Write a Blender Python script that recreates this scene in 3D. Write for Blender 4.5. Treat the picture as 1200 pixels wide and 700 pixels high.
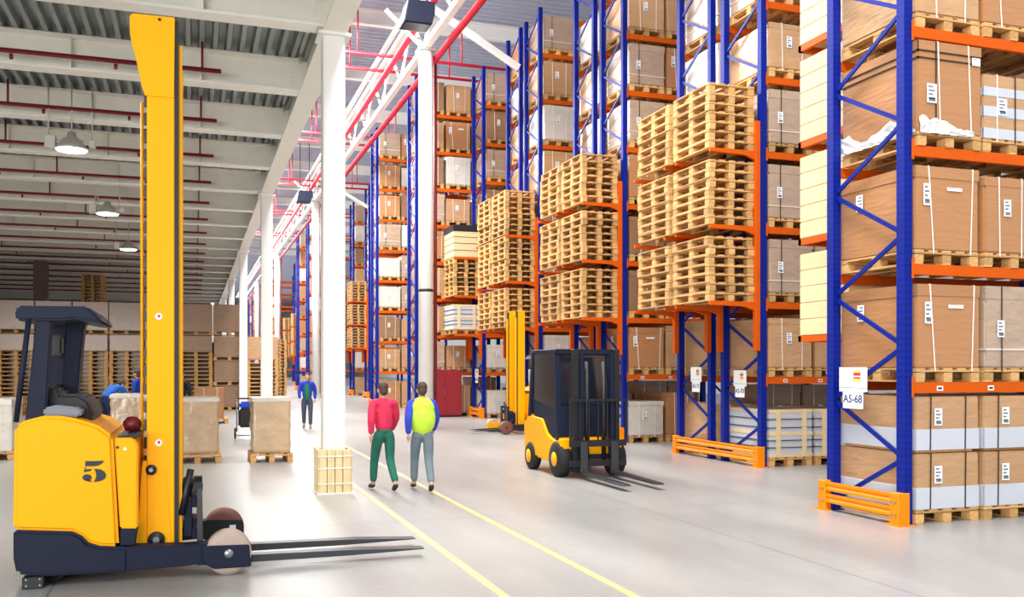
import bpy, bmesh, math, random
from mathutils import Vector, Matrix
random.seed(7)
SC = bpy.context.scene
COL = SC.collection
for o in list(bpy.data.objects):
    bpy.data.objects.remove(o)

# ------------------------------------------------------------------ camera, light, exposure
F = 1079.0; HX = 600.0; HY = 431.0; H = 1.8
TH = math.atan(372.0 / F); S, C = math.sin(TH), math.cos(TH)
cd = bpy.data.cameras.new('camera'); cam = bpy.data.objects.new('camera', cd); COL.objects.link(cam)
cam.location = (0, 0, H); cam.rotation_euler = (math.pi / 2, 0, -TH)
cd.sensor_width = 36.0; cd.lens = 36.0 * F / 1200.0
cd.shift_y = (HY - 350.0) / 1200.0
cd.clip_start = 0.1; cd.clip_end = 600
SC.camera = cam

W = bpy.data.worlds.new('world'); SC.world = W; W.use_nodes = True
W.node_tree.nodes['Background'].inputs[0].default_value = (0.93, 0.96, 1.0, 1)
W.node_tree.nodes['Background'].inputs[1].default_value = 0.5

def area(name, loc, sx, sy, power, color=(1, 1, 1), rot=(0, 0, 0)):
    l = bpy.data.lights.new(name, 'AREA'); l.shape = 'RECTANGLE'; l.size = sx; l.size_y = sy
    l.energy = power; l.color = color
    o = bpy.data.objects.new(name, l); COL.objects.link(o); o.location = loc; o.rotation_euler = rot
    return o
# unseen strips added to stand in for the hall's daylight and high-bay lamps
TILT = (0, math.radians(-28), 0)
area('hall_light', (3.4, 5.0, 12.9), 2.4, 26.0, 3000, (1.0, 0.99, 0.97), TILT)
area('hall_light', (3.4, 36.0, 12.9), 2.4, 30.0, 5000, (1.0, 0.99, 0.97), TILT)
area('hall_light', (3.4, 75.0, 12.9), 2.4, 42.0, 6400, (1.0, 0.99, 0.97), TILT)
area('hall_light', (3.4, 135.0, 12.9), 2.4, 70.0, 8500, (1.0, 0.99, 0.97), TILT)
# unseen fill added behind and left of the camera, standing in for daylight
area('front_fill', (-9.0, -6.0, 3.6), 16.0, 6.0, 1700, (1.0, 0.98, 0.95), (math.radians(97), 0, math.radians(-44)))

VS = SC.view_settings
VS.view_transform = 'Standard'; VS.look = 'None'; VS.gamma = 1.0; VS.use_curve_mapping = False
VS.exposure = 0.52

# ------------------------------------------------------------------ pixel helpers (photo frame 1200x700)
def ray(x, y):
    u = (x - HX) / F; v = (HY - y) / F
    return (S + u * C, C - u * S, v)
def atY(x, y, Y):
    d = ray(x, y); t = Y / d[1]; return Vector((d[0] * t, Y, H + d[2] * t))
def atX(x, y, X):
    d = ray(x, y); t = X / d[0]; return Vector((X, d[1] * t, H + d[2] * t))
def atZ(x, y, Z=0.0):
    d = ray(x, y); t = (Z - H) / d[2]; return Vector((d[0] * t, d[1] * t, Z))

# ------------------------------------------------------------------ materials
def lin(c):
    return tuple(((v / 255.0) / 12.92 if v <= 10 else (((v / 255.0) + 0.055) / 1.055) ** 2.4) for v in c)
MATS = {}
def mat(name, col, rough=0.5, metal=0.0, var=0.0, nscale=6.0, bump=0.0, bscale=40.0, rnd=0.0, coat=0.0, stretch=(1, 1, 1), emit=0.0):
    if name in MATS: return MATS[name]
    m = bpy.data.materials.new(name); m.use_nodes = True; nt = m.node_tree; N = nt.nodes; Lk = nt.links
    b = N['Principled BSDF']; c = lin(col) + (1,)
    b.inputs['Roughness'].default_value = rough; b.inputs['Metallic'].default_value = metal
    b.inputs['Coat Weight'].default_value = coat; b.inputs['Coat Roughness'].default_value = 0.15
    m.diffuse_color = c
    tc = N.new('ShaderNodeTexCoord'); mp = N.new('ShaderNodeMapping'); mp.inputs['Scale'].default_value = stretch
    Lk.new(tc.outputs['Object'], mp.inputs['Vector'])
    nz = N.new('ShaderNodeTexNoise'); nz.inputs['Scale'].default_value = nscale; nz.inputs['Detail'].default_value = 5
    Lk.new(mp.outputs['Vector'], nz.inputs['Vector'])
    hs = N.new('ShaderNodeHueSaturation'); hs.inputs['Color'].default_value = c
    mr = N.new('ShaderNodeMapRange'); mr.inputs['From Min'].default_value = 0.25; mr.inputs['From Max'].default_value = 0.75
    mr.inputs['To Min'].default_value = 1 - var; mr.inputs['To Max'].default_value = 1 + var
    Lk.new(nz.outputs['Fac'], mr.inputs['Value'])
    last = mr.outputs['Result']
    if rnd > 0:
        oi = N.new('ShaderNodeObjectInfo'); r2 = N.new('ShaderNodeMapRange')
        r2.inputs['To Min'].default_value = 1 - rnd; r2.inputs['To Max'].default_value = 1 + rnd
        Lk.new(oi.outputs['Random'], r2.inputs['Value'])
        mu = N.new('ShaderNodeMath'); mu.operation = 'MULTIPLY'
        Lk.new(last, mu.inputs[0]); Lk.new(r2.outputs['Result'], mu.inputs[1]); last = mu.outputs[0]
    Lk.new(last, hs.inputs['Value']); Lk.new(hs.outputs['Color'], b.inputs['Base Color'])
    if bump > 0:
        bn = N.new('ShaderNodeTexNoise'); bn.inputs['Scale'].default_value = bscale; bn.inputs['Detail'].default_value = 3
        Lk.new(mp.outputs['Vector'], bn.inputs['Vector'])
        bp = N.new('ShaderNodeBump'); bp.inputs['Strength'].default_value = bump; bp.inputs['Distance'].default_value = 0.02
        Lk.new(bn.outputs['Fac'], bp.inputs['Height']); Lk.new(bp.outputs['Normal'], b.inputs['Normal'])
    if emit > 0:
        b.inputs['Emission Color'].default_value = c; b.inputs['Emission Strength'].default_value = emit
    MATS[name] = m
    return m

def post_mat(name, col):
    """painted steel with the rows of slots punched into rack uprights"""
    m = mat(name, col, 0.5, 0.0, 0.05, 3.0)
    nt = m.node_tree; N = nt.nodes; Lk = nt.links; b = N['Principled BSDF']
    src = b.inputs['Base Color'].links[0].from_socket
    tc = N.new('ShaderNodeTexCoord'); sp = N.new('ShaderNodeSeparateXYZ'); Lk.new(tc.outputs['Object'], sp.inputs[0])
    def mth(op, a, bb=None, c=None):
        n = N.new('ShaderNodeMath'); n.operation = op
        for i, v in enumerate((a, bb, c)):
            if v is None: continue
            if isinstance(v, (int, float)): n.inputs[i].default_value = v
            else: Lk.new(v, n.inputs[i])
        return n.outputs[0]
    fz = mth('FRACT', mth('MULTIPLY', sp.outputs['Z'], 1 / 0.075))
    inz = mth('LESS_THAN', mth('ABSOLUTE', mth('SUBTRACT', fz, 0.5)), 0.24)
    def near(s): return mth('LESS_THAN', mth('ABSOLUTE', mth('SUBTRACT', mth('ABSOLUTE', s), 0.024)), 0.0085)
    dots = mth('MULTIPLY', inz, mth('MAXIMUM', near(sp.outputs['Y']), near(sp.outputs['X'])))
    mx = N.new('ShaderNodeMix'); mx.data_type = 'RGBA'
    Lk.new(dots, mx.inputs['Factor']); Lk.new(src, mx.inputs['A']); mx.inputs['B'].default_value = (0.005, 0.006, 0.03, 1)
    Lk.new(mx.outputs['Result'], b.inputs['Base Color'])
    return m

def floor_mat():
    m = bpy.data.materials.new('polished_concrete'); m.use_nodes = True; nt = m.node_tree; N = nt.nodes; Lk = nt.links
    b = N['Principled BSDF']; tc = N.new('ShaderNodeTexCoord')
    n1 = N.new('ShaderNodeTexNoise'); n1.inputs['Scale'].default_value = 0.35; n1.inputs['Detail'].default_value = 7; n1.inputs['Roughness'].default_value = 0.62
    n2 = N.new('ShaderNodeTexNoise'); n2.inputs['Scale'].default_value = 9.0; n2.inputs['Detail'].default_value = 6
    mp = N.new('ShaderNodeMapping'); mp.inputs['Scale'].default_value = (0.9, 0.25, 1)
    Lk.new(tc.outputs['Object'], mp.inputs['Vector']); Lk.new(mp.outputs['Vector'], n1.inputs['Vector']); Lk.new(tc.outputs['Object'], n2.inputs['Vector'])
    cr = N.new('ShaderNodeValToRGB')
    cr.color_ramp.elements[0].position = 0.3; cr.color_ramp.elements[0].color = lin((140, 138, 132)) + (1,)
    cr.color_ramp.elements[1].position = 0.68; cr.color_ramp.elements[1].color = lin((180, 176, 168)) + (1,)
    Lk.new(n1.outputs['Fac'], cr.inputs['Fac'])
    mx = N.new('ShaderNodeMix'); mx.data_type = 'RGBA'; mx.blend_type = 'MULTIPLY'; mx.inputs['Factor'].default_value = 0.22
    Lk.new(cr.outputs['Color'], mx.inputs['A']); Lk.new(n2.outputs['Color'], mx.inputs['B'])
    hv = N.new('ShaderNodeHueSaturation'); hv.inputs['Saturation'].default_value = 0.35; hv.inputs['Value'].default_value = 1.06
    Lk.new(mx.outputs['Result'], hv.inputs['Color'])
    # saw-cut joints of the slab
    br = N.new('ShaderNodeTexBrick'); br.offset = 0.0; br.inputs['Scale'].default_value = 1.0
    br.inputs['Brick Width'].default_value = 6.5; br.inputs['Row Height'].default_value = 6.5; br.inputs['Mortar Size'].default_value = 0.008
    br.inputs['Color1'].default_value = (1, 1, 1, 1); br.inputs['Color2'].default_value = (1, 1, 1, 1); br.inputs['Mortar'].default_value = (0.55, 0.54, 0.52, 1)
    mo = N.new('ShaderNodeMapping'); mo.inputs['Location'].default_value = (1.1, 2.4, 0); Lk.new(tc.outputs['Object'], mo.inputs['Vector']); Lk.new(mo.outputs['Vector'], br.inputs['Vector'])
    m2 = N.new('ShaderNodeMix'); m2.data_type = 'RGBA'; m2.blend_type = 'MULTIPLY'; m2.inputs['Factor'].default_value = 1.0
    Lk.new(hv.outputs['Color'], m2.inputs['A']); Lk.new(br.outputs['Color'], m2.inputs['B'])
    Lk.new(m2.outputs['Result'], b.inputs['Base Color'])
    rr = N.new('ShaderNodeMapRange'); rr.inputs['To Min'].default_value = 0.22; rr.inputs['To Max'].default_value = 0.42
    Lk.new(n1.outputs['Fac'], rr.inputs['Value']); Lk.new(rr.outputs['Result'], b.inputs['Roughness'])
    bp = N.new('ShaderNodeBump'); bp.inputs['Strength'].default_value = 0.05; bp.inputs['Distance'].default_value = 0.01
    Lk.new(n2.outputs['Fac'], bp.inputs['Height']); Lk.new(bp.outputs['Normal'], b.inputs['Normal'])
    return m

M = dict(
    line=mat('yellow_line_paint', (200, 182, 128), 0.55, 0, 0.2, 5, 0.0),
    white=mat('white_steel_paint', (236, 236, 232), 0.45, 0, 0.02),
    beam=mat('grey_white_beam_paint', (240, 237, 226), 0.5, 0, 0.03),
    galv=mat('galvanised_deck', (150, 156, 156), 0.42, 0.35, 0.08, 2.0),
    roof=mat('hall_roof_sheet', (178, 184, 204), 0.45, 0.1, 0.04, 2.0),
    wall=mat('white_wall_panel', (226, 228, 232), 0.6, 0, 0.02),
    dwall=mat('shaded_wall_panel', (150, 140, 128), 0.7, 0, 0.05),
    pipe=mat('red_pipe_paint', (122, 14, 28), 0.4, 0, 0.04),
    pipe2=mat('bright_red_pipe_paint', (196, 22, 48), 0.4, 0, 0.04),
    brown=mat('brown_steel_paint', (96, 62, 44), 0.5),
    blue=post_mat('blue_rack_paint', (0, 30, 140)),
    brace=mat('blue_brace_paint', (4, 32, 132), 0.45),
    orange=mat('orange_beam_paint', (208, 86, 0), 0.5, 0, 0.06, 3.0),
    guard=mat('guard_orange_paint', (246, 138, 4), 0.45, 0, 0.05, 4.0),
    wood=mat('pallet_pine', (206, 160, 100), 0.75, 0, 0.22, 5.0, 0.25, 60, 0.26, stretch=(8, 1, 8)),
    crate=mat('pale_crate_wood', (232, 206, 158), 0.7, 0, 0.08, 5.0, 0.2, 60, 0.07, stretch=(1, 1, 9)),
    post_wood=mat('column_guard_wood', (228, 206, 158), 0.7, 0, 0.14, 5.0, 0.2, 50, 0.1, stretch=(6, 6, 1)),
    card=mat('brown_cardboard', (178, 126, 82), 0.45, 0, 0.05, 2.0, 0.4, 4, 0.07, 0.4, (1, 1, 6.0)),
    card2=mat('wrapped_tan_cardboard', (190, 148, 106), 0.36, 0, 0.1, 2.5, 0.7, 5, 0.07, 0.6, (1, 1, 3.5)),
    mauve=mat('film_wrapped_grey_cardboard', (182, 156, 134), 0.33, 0, 0.12, 3, 0.7, 6, 0.06, 0.7, (1, 1, 2.4)),
    wrapw=mat('film_wrapped_white_load', (214, 208, 198), 0.35, 0, 0.08, 4, 0.45, 8, 0.05, 0.7, (1, 1, 1.6)),
    dark_card=mat('film_wrapped_dark_cardboard', (146, 112, 82), 0.33, 0, 0.12, 3, 0.6, 6, 0.08, 0.6, (1, 1, 2.4)),
    filmed=mat('tan_goods_under_film', (198, 170, 138), 0.16, 0, 0.14, 5, 0.5, 12, 0.05, 1.0, (1.0, 1.0, 1.5)),
    sleeve=mat('white_carton_board', (198, 202, 212), 0.5, 0, 0.03, 4, 0.1, 9),
    film=mat('crumpled_clear_film', (226, 224, 220), 0.18, 0, 0.05, 8, 0.6, 14, 0, 0.9),
    strapw=mat('white_strap', (236, 230, 224), 0.4),
    strapb=mat('dark_strap', (48, 40, 36), 0.45),
    label=mat('paper_label', (242, 244, 246), 0.55),
    ink=mat('printed_ink', (40, 48, 62), 0.6),
    ink_grey=mat('grey_label_ink', (112, 122, 138), 0.6),
    ink_blue=mat('sign_blue_ink', (44, 74, 130), 0.6),
    ink_red=mat('emblem_red', (204, 52, 62), 0.6),
    ink_yel=mat('emblem_yellow', (246, 216, 110), 0.6),
    yellow=mat('truck_yellow_paint', (255, 178, 0), 0.5, 0, 0.015, 2, coat=0.0),
    navy=mat('truck_navy_paint', (24, 31, 52), 0.55, 0, 0.03, 3),
    black=mat('black_plastic', (26, 28, 34), 0.45, 0, 0.05),
    seatm=mat('seat_black_vinyl', (34, 34, 38), 0.55, 0, 0.05),
    greyp=mat('grey_armrest_plastic', (120, 124, 136), 0.4),
    tint=mat('dark_tinted_window', (30, 34, 44), 0.12, 0, 0.02, coat=0.5),
    steel=mat('bare_steel', (150, 152, 156), 0.32, 0.8, 0.08, 5),
    fork=mat('dark_fork_steel', (74, 76, 80), 0.38, 0.6, 0.1, 4),
    tyre=mat('beige_polyurethane_tyre', (178, 158, 146), 0.55, 0, 0.06),
    tyre2=mat('brown_polyurethane_tyre', (122, 74, 62), 0.5, 0, 0.06),
    rubber=mat('black_rubber', (30, 30, 31), 0.8, 0, 0.1),
    dred=mat('dark_red_plastic', (112, 26, 34), 0.4),
    cabinet=mat('dark_red_cabinet', (142, 26, 38), 0.5, 0, 0.04),
    lampbody=mat('lamp_grey_housing', (196, 194, 186), 0.4, 0.2),
    lampglow=mat('lamp_lens', (255, 252, 244), 0.3, emit=9.0),
    skin=mat('skin', (206, 158, 130), 0.5, 0, 0.03),
    hair=mat('brown_hair', (74, 54, 42), 0.7, 0, 0.2, 60),
    floor=floor_mat(),
)
for k_ in ('blue', 'brace', 'orange', 'guard', 'yellow', 'navy'): M[k_].node_tree.nodes['Principled BSDF'].inputs['Specular IOR Level'].default_value = 0.22
def cloth(name, col): return mat(name, col, 0.85, 0, 0.08, 10, 0.3, 30)

TMP = bpy.data.scenes.new('workbench')
def bake(o):
    # mesh of an object with its modifiers, evaluated in an otherwise empty scene
    with bpy.context.temp_override(scene=TMP, view_layer=TMP.view_layers[0]):
        dg = bpy.context.evaluated_depsgraph_get(); dg.update()
        return bpy.data.meshes.new_from_object(o.evaluated_get(dg))
# ------------------------------------------------------------------ mesh building
class MB:
    def __init__(s): s.v = []; s.f = []; s.mi = []; s.sm = []
    def _add(s, vs, fs, mi=0, smooth=False):
        n = len(s.v); s.v += [tuple(v) for v in vs]; s.f += [tuple(i + n for i in f) for f in fs]
        s.mi += [mi] * len(fs); s.sm += [smooth] * len(fs); return s
    def box(s, x0, x1, y0, y1, z0, z1, mi=0):
        return s._add([(x0, y0, z0), (x1, y0, z0), (x1, y1, z0), (x0, y1, z0), (x0, y0, z1), (x1, y0, z1), (x1, y1, z1), (x0, y1, z1)],
                      [(0, 3, 2, 1), (4, 5, 6, 7), (0, 1, 5, 4), (1, 2, 6, 5), (2, 3, 7, 6), (3, 0, 4, 7)], mi)
    def bar(s, a, b, w, h=None, up=(0, 0, 1), mi=0):
        a = Vector(a); b = Vector(b); d = (b - a).normalized(); u = Vector(up)
        if abs(d.dot(u)) > 0.98: u = Vector((0, 1, 0))
        r = d.cross(u).normalized(); u = r.cross(d); h = w if h is None else h
        vs = [p + r * (w / 2 * i) + u * (h / 2 * j) for p in (a, b) for i, j in ((-1, -1), (1, -1), (1, 1), (-1, 1))]
        return s._add(vs, [(0, 3, 2, 1), (4, 5, 6, 7), (0, 1, 5, 4), (1, 2, 6, 5), (2, 3, 7, 6), (3, 0, 4, 7)], mi)
    def cyl(s, a, b, r, n=12, r2=None, mi=0, cap=True):
        a = Vector(a); b = Vector(b); d = (b - a).normalized(); u = Vector((0, 0, 1)) if abs(d.z) < 0.95 else Vector((1, 0, 0))
        x = d.cross(u).normalized(); y = d.cross(x); r2 = r if r2 is None else r2
        vs = [a + (x * math.cos(t) + y * math.sin(t)) * r for t in [2 * math.pi * i / n for i in range(n)]]
        vs += [b + (x * math.cos(t) + y * math.sin(t)) * r2 for t in [2 * math.pi * i / n for i in range(n)]]
        s._add(vs, [(i, (i + 1) % n, n + (i + 1) % n, n + i) for i in range(n)], mi, True)
        if cap: s.f += [tuple(len(s.v) - 2 * n + i for i in reversed(range(n))), tuple(len(s.v) - n + i for i in range(n))]; s.mi += [mi] * 2; s.sm += [False] * 2
        return s
    def tube(s, pts, r, n=8, mi=0):
        for a, b in zip(pts[:-1], pts[1:]): s.cyl(a, b, r, n, mi=mi)
        return s
    def lathe(s, prof, c=(0, 0, 0), n=20, axis='z', mi=0):
        vs = []; m = len(prof)
        for i in range(n):
            t = 2 * math.pi * i / n
            for r, z in prof:
                p = (r * math.cos(t), r * math.sin(t), z)
                if axis == 'y': p = (p[0], p[2], p[1])
                if axis == 'x': p = (p[2], p[0], p[1])
                vs.append((p[0] + c[0], p[1] + c[1], p[2] + c[2]))
        fs = [(i * m + j, ((i + 1) % n) * m + j, ((i + 1) % n) * m + j + 1, i * m + j + 1) for i in range(n) for j in range(m - 1)]
        return s._add(vs, fs, mi, True)
    def prism_y(s, poly, y0, y1, mi=0):      # poly of (x,z), extruded along y
        n = len(poly)
        vs = [(x, y0, z) for x, z in poly] + [(x, y1, z) for x, z in poly]
        return s._add(vs, [tuple(range(n)), tuple(reversed(range(n, 2 * n)))] + [(i, n + i, n + (i + 1) % n, (i + 1) % n) for i in range(n)], mi)
    def prism_x(s, poly, x0, x1, mi=0):      # poly of (y,z)
        n = len(poly)
        vs = [(x0, y, z) for y, z in poly] + [(x1, y, z) for y, z in poly]
        return s._add(vs, [tuple(range(n)), tuple(reversed(range(n, 2 * n)))] + [(i, n + i, n + (i + 1) % n, (i + 1) % n) for i in range(n)], mi)
    def prism_z(s, poly, z0, z1, mi=0):
        n = len(poly)
        vs = [(x, y, z0) for x, y in poly] + [(x, y, z1) for x, y in poly]
        return s._add(vs, [tuple(reversed(range(n))), tuple(range(n, 2 * n))] + [(i, (i + 1) % n, n + (i + 1) % n, n + i) for i in range(n)], mi)
    def mesh(s, name, mats, bevel=0.0, seg=2, origin=(0, 0, 0), subsurf=0):
        me = bpy.data.meshes.new(name); ox, oy, oz = origin
        me.from_pydata([(x - ox, y - oy, z - oz) for x, y, z in s.v], [], s.f)
        for m in (mats if isinstance(mats, (list, tuple)) else [mats]): me.materials.append(m)
        me.polygons.foreach_set('material_index', s.mi); me.polygons.foreach_set('use_smooth', s.sm)
        bm = bmesh.new(); bm.from_mesh(me)
        bmesh.ops.recalc_face_normals(bm, faces=bm.faces)
        if bevel > 0:
            ed = [e for e in bm.edges if len(e.link_faces) == 2 and e.calc_face_angle(0) > 0.5]
            bmesh.ops.bevel(bm, geom=ed, offset=bevel, segments=seg, affect='EDGES', clamp_overlap=True)
            if seg > 1:
                for f_ in bm.faces: f_.smooth = False
        bm.to_mesh(me); bm.free(); me.update()
        return me
    def build(s, name, mats, parent=None, bevel=0.0, seg=2, origin=(0, 0, 0)):
        return ob(name, s.mesh(name, mats, bevel, seg, origin), parent)

def ob(name, me, parent=None, loc=None, rz=0.0):
    o = bpy.data.objects.new(name, me); COL.objects.link(o)
    if parent is not None: o.parent = parent
    if loc is not None: o.location = loc
    if rz: o.rotation_euler = (0, 0, rz)
    return o
def tag(o, label=None, cat=None, group=None, kind=None):
    if label: o['label'] = label
    if cat: o['category'] = cat
    if group: o['group'] = group
    if kind: o['kind'] = kind
    return o
def thing(name, label, cat, loc=(0, 0, 0), rz=0.0, group=None):
    o = bpy.data.objects.new(name, None); COL.objects.link(o); o.location = loc; o.rotation_euler = (0, 0, rz)
    o.empty_display_size = 0.1
    return tag(o, label, cat, group)
def place(spec, name, loc, rz, label, cat, group, parts=True, scale=None):
    o = ob(name, spec['mesh'], None, loc, rz)
    if scale: o.scale = scale
    if parts:
        for pn, me, pl in spec['parts']: ob(pn, me, o, pl)
    return tag(o, label, cat, group)
ORD = ['first', 'second', 'third', 'fourth', 'fifth', 'sixth', 'seventh', 'eighth', 'ninth', 'tenth', 'eleventh', 'twelfth', 'thirteenth', 'fourteenth', 'fifteenth', 'sixteenth', 'seventeenth', 'eighteenth', 'nineteenth', 'twentieth']
def text_mesh(txt, size, m, name='lettering', bold=0.0):
    cu = bpy.data.curves.new('t', 'FONT'); cu.body = txt; cu.size = size; cu.align_x = 'CENTER'; cu.align_y = 'CENTER'; cu.offset = bold; cu.extrude = 0.001
    o = bpy.data.objects.new('t', cu); TMP.collection.objects.link(o)
    me = bake(o); me.name = name
    bpy.data.objects.remove(o); bpy.data.curves.remove(cu)
    me.materials.clear(); me.materials.append(m)
    return me

# ------------------------------------------------------------------ the building
def struct(mb, name, m, **k): return tag(mb.build(name, m, **k), kind='structure')
XC = 1.89                       # line of mezzanine columns
XP = 6.5                        # line of round hall poles
XR = 9.65; XL = 7.63            # ends of the short and of the long rack rows
struct(MB().box(-24, 34, -14, 215, -0.2, 0.0), 'floor', M['floor'])
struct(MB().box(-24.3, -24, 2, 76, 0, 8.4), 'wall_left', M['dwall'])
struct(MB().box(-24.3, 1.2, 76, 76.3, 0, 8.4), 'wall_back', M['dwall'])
struct(MB().box(1.2, 34, 214.7, 215, 0, 15.2), 'wall_far', M['wall'])
struct(MB().box(33.7, 34, 2, 215, 0, 15.2), 'wall_right', M['wall'])
struct(MB().box(1.2, 1.5, 78, 215, 0, 15.2), 'wall_side', M['wall'])

# hall roof: trapezoidal sheet, ribs across the corridor
mb = MB(); y = 10.0; prof = []
while y < 215:
    prof += [(y, 15.0), (y + 0.14, 15.0), (y + 0.19, 14.88), (y + 0.33, 14.88)]; y += 0.38
n = len(prof)
mb._add([(1.6, a, b) for a, b in prof] + [(34, a, b) for a, b in prof], [(i, i + 1, n + i + 1, n + i) for i in range(n - 1)])
struct(mb, 'ceiling', M['roof'])
# mezzanine deck sheet, ribs running away from the camera
mb = MB(); x = -24.0; prof = []
while x < XC + 0.1:
    prof += [(x, 7.2), (x + 0.07, 7.2), (x + 0.095, 7.33), (x + 0.19, 7.33)]; x += 0.215
n = len(prof)
mb._add([(a, 4.0, b) for a, b in prof] + [(a, 76, b) for a, b in prof], [(i, i + 1, n + i + 1, n + i) for i in range(n - 1)])
struct(mb, 'ceiling_deck', M['galv'])
struct(MB().box(-24, XC + 0.22, 4.0, 76, 7.35, 7.55), 'ceiling_slab', M['beam'])

# mezzanine cross beams (I sections with stiffeners)
beamY = [13.3 + 3.25 * k for k in range(-2, 19)]
for y in beamY:
    mb = MB(); zb = 6.62
    mb.box(-24, XC - 0.16, y - 0.16, y + 0.16, zb, zb + 0.035).box(-24, XC - 0.16, y - 0.16, y + 0.16, 7.16, 7.195).box(-24, XC - 0.16, y - 0.012, y + 0.012, zb + 0.035, 7.16)
    o = struct(mb, 'ceiling_beam', M['beam'])
    if y < 45:
        st = MB().box(-0.012, 0.012, -0.15, 0.15, zb + 0.035, 7.16).mesh('stiffener', M['beam'])
        for x in (-11.9, -9.9, -7.9, -5.9, -3.9, -1.9, 0.1): ob('stiffener', st, o, (x, y, 0))
        if y < 30:
            bm_ = MB()
            for i in range(5): bm_.cyl((XC - 0.28, y - 0.03, zb + 0.1 + i * 0.09), (XC - 0.28, y - 0.012, zb + 0.1 + i * 0.09), 0.018, 6)
            tag(bm_.build('bolt_row', M['beam'], o), kind='stuff')
# edge girder over the columns
mb = MB(); y0, y1 = 4.0, 76
mb.box(XC - 0.17, XC + 0.17, y0, y1, 6.58, 6.62).box(XC - 0.17, XC + 0.17, y0, y1, 7.3, 7.35).box(XC - 0.012, XC + 0.012, y0, y1, 6.62, 7.3)
o = struct(mb, 'ceiling_girder', M['beam'])
gm = MB().box(XC - 0.16, XC + 0.16, -0.01, 0.01, 6.62, 7.3).mesh('stiffener', M['beam'])
for y in beamY: ob('stiffener', gm, o, (0, y, 0))

# square mezzanine columns
colY = [13.42 + 12.97 * k for k in range(5)]
for k, y in enumerate(colY):
    mb = MB().box(XC - 0.155, XC + 0.155, y - 0.155, y + 0.155, 0.02, 6.58)
    o = tag(mb.build('column', M['white'], None, 0.02, 2), kind='structure')
    MB().box(XC - 0.26, XC + 0.26, y - 0.26, y + 0.26, 0.0, 0.02).build('base_plate', M['white'], o)
    MB().box(XC - 0.23, XC + 0.23, y - 0.23, y + 0.23, 6.54, 6.58).build('cap_plate', M['white'], o)
# timber guard round the foot of the near column: upright boards with bands
cy = colY[0]
g = thing('column_guard', 'pale timber board guard strapped round foot of near white column', 'guard', (XC, cy, 0))
bw = 0.111
for side in range(4):
    for i in range(4):
        p = -0.19 + bw * i + 0.02
        hgt = 0.64 + random.uniform(-0.012, 0.008); z0 = random.choice((0.0, 0.012, 0.0))
        mb = MB()
        if side == 0: mb.box(p - 0.052, p + 0.05, -0.245, -0.19, z0, hgt)
        if side == 1: mb.box(p - 0.052, p + 0.05, 0.19, 0.245, z0, hgt)
        if side == 2: mb.box(-0.245, -0.19, p - 0.052, p + 0.05, z0, hgt)
        if side == 3: mb.box(0.19, 0.245, p - 0.052, p + 0.05, z0, hgt)
        mb.build('board', M['post_wood'], g, 0.005, 1)
for z in (0.14, 0.36, 0.53):
    mb = MB(); q = 0.252
    mb.box(-q, q, -q, -q + 0.006, z, z + 0.018).box(-q, q, q - 0.006, q, z, z + 0.018).box(-q, -q + 0.006, -q, q, z, z + 0.018).box(q - 0.006, q, -q, q, z, z + 0.018)
    mb.build('strap', M['strapw'], g)

# round poles and lattice girder of the hall
poleY = [26.72, 53.0, 78.7, 105.0, 131.3]
for k, y in enumerate(poleY):
    o = tag(MB().cyl((XP, y, 0.03), (XP, y, 11.25), 0.215, 24).build('column_pole', M['white']), kind='structure')
    MB().cyl((XP, y, 0), (XP, y, 0.03), 0.32, 20).build('base_plate', M['white'], o)
    MB().box(XP - 0.26, XP + 0.26, y - 0.26, y + 0.26, 11.2, 11.25).build('cap_plate', M['white'], o)
    if k == 0: MB().cyl((XP, y, 4.05), (XP, y, 4.13), 0.222, 24).build('band', M['black'], o)
    p = tag(MB().cyl((XP + 0.33, y + 0.16, 0.05), (XP + 0.33, y + 0.16, 10.9), 0.055, 10).build('riser_pipe', M['pipe']),
            'vertical dark red riser pipe beside the ' + ORD[k] + ' round white pole', 'pipe', 'riser pipes')
mb = MB()
for zc in (11.33, 12.75): mb.box(XP - 0.09, XP + 0.09, 4, 150, zc - 0.08, zc + 0.08)
for dx in (-0.32,): mb.box(XP + dx - 0.06, XP + dx + 0.06, 4, 150, 12.69, 12.81)
o = struct(mb, 'ceiling_truss', M['white'])
y = 4.0; up = True; wd = {}
for k in range(48):
    y2 = y + 1.64; a, b = ((XP, 0, 11.38), (XP, 1.64, 12.7)) if up else ((XP, 0, 12.7), (XP, 1.64, 11.38))
    if up not in wd: wd[up] = MB().bar(a, b, 0.075).mesh('lattice_bar', M['white'])
    ob('lattice_bar', wd[up], o, (0, y, 0)); y = y2; up = not up
# roof beams across the hall
for k, y in enumerate([20.5 + 6.5 * i for i in range(14)]):
    mb = MB().box(1.7, 33, y - 0.12, y + 0.12, 14.3, 14.36).box(1.7, 33, y - 0.12, y + 0.12, 14.82, 14.88).box(1.7, 33, y - 0.02, y + 0.02, 14.36, 14.82)
    struct(mb, 'ceiling_purlin', M['white'])
# sloping braces from the truss to the roof
for y in (26.72, 53.0):
    struct(MB().bar((XP, y + 0.2, 12.75), (XP + 3.0, y + 0.2, 11.1), 0.2, 0.16), 'ceiling_brace', M['white'])
    struct(MB().bar((XP - 0.1, y, 11.3), (XP - 1.2, y, 12.3), 0.09), 'ceiling_brace', M['white'])

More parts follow.
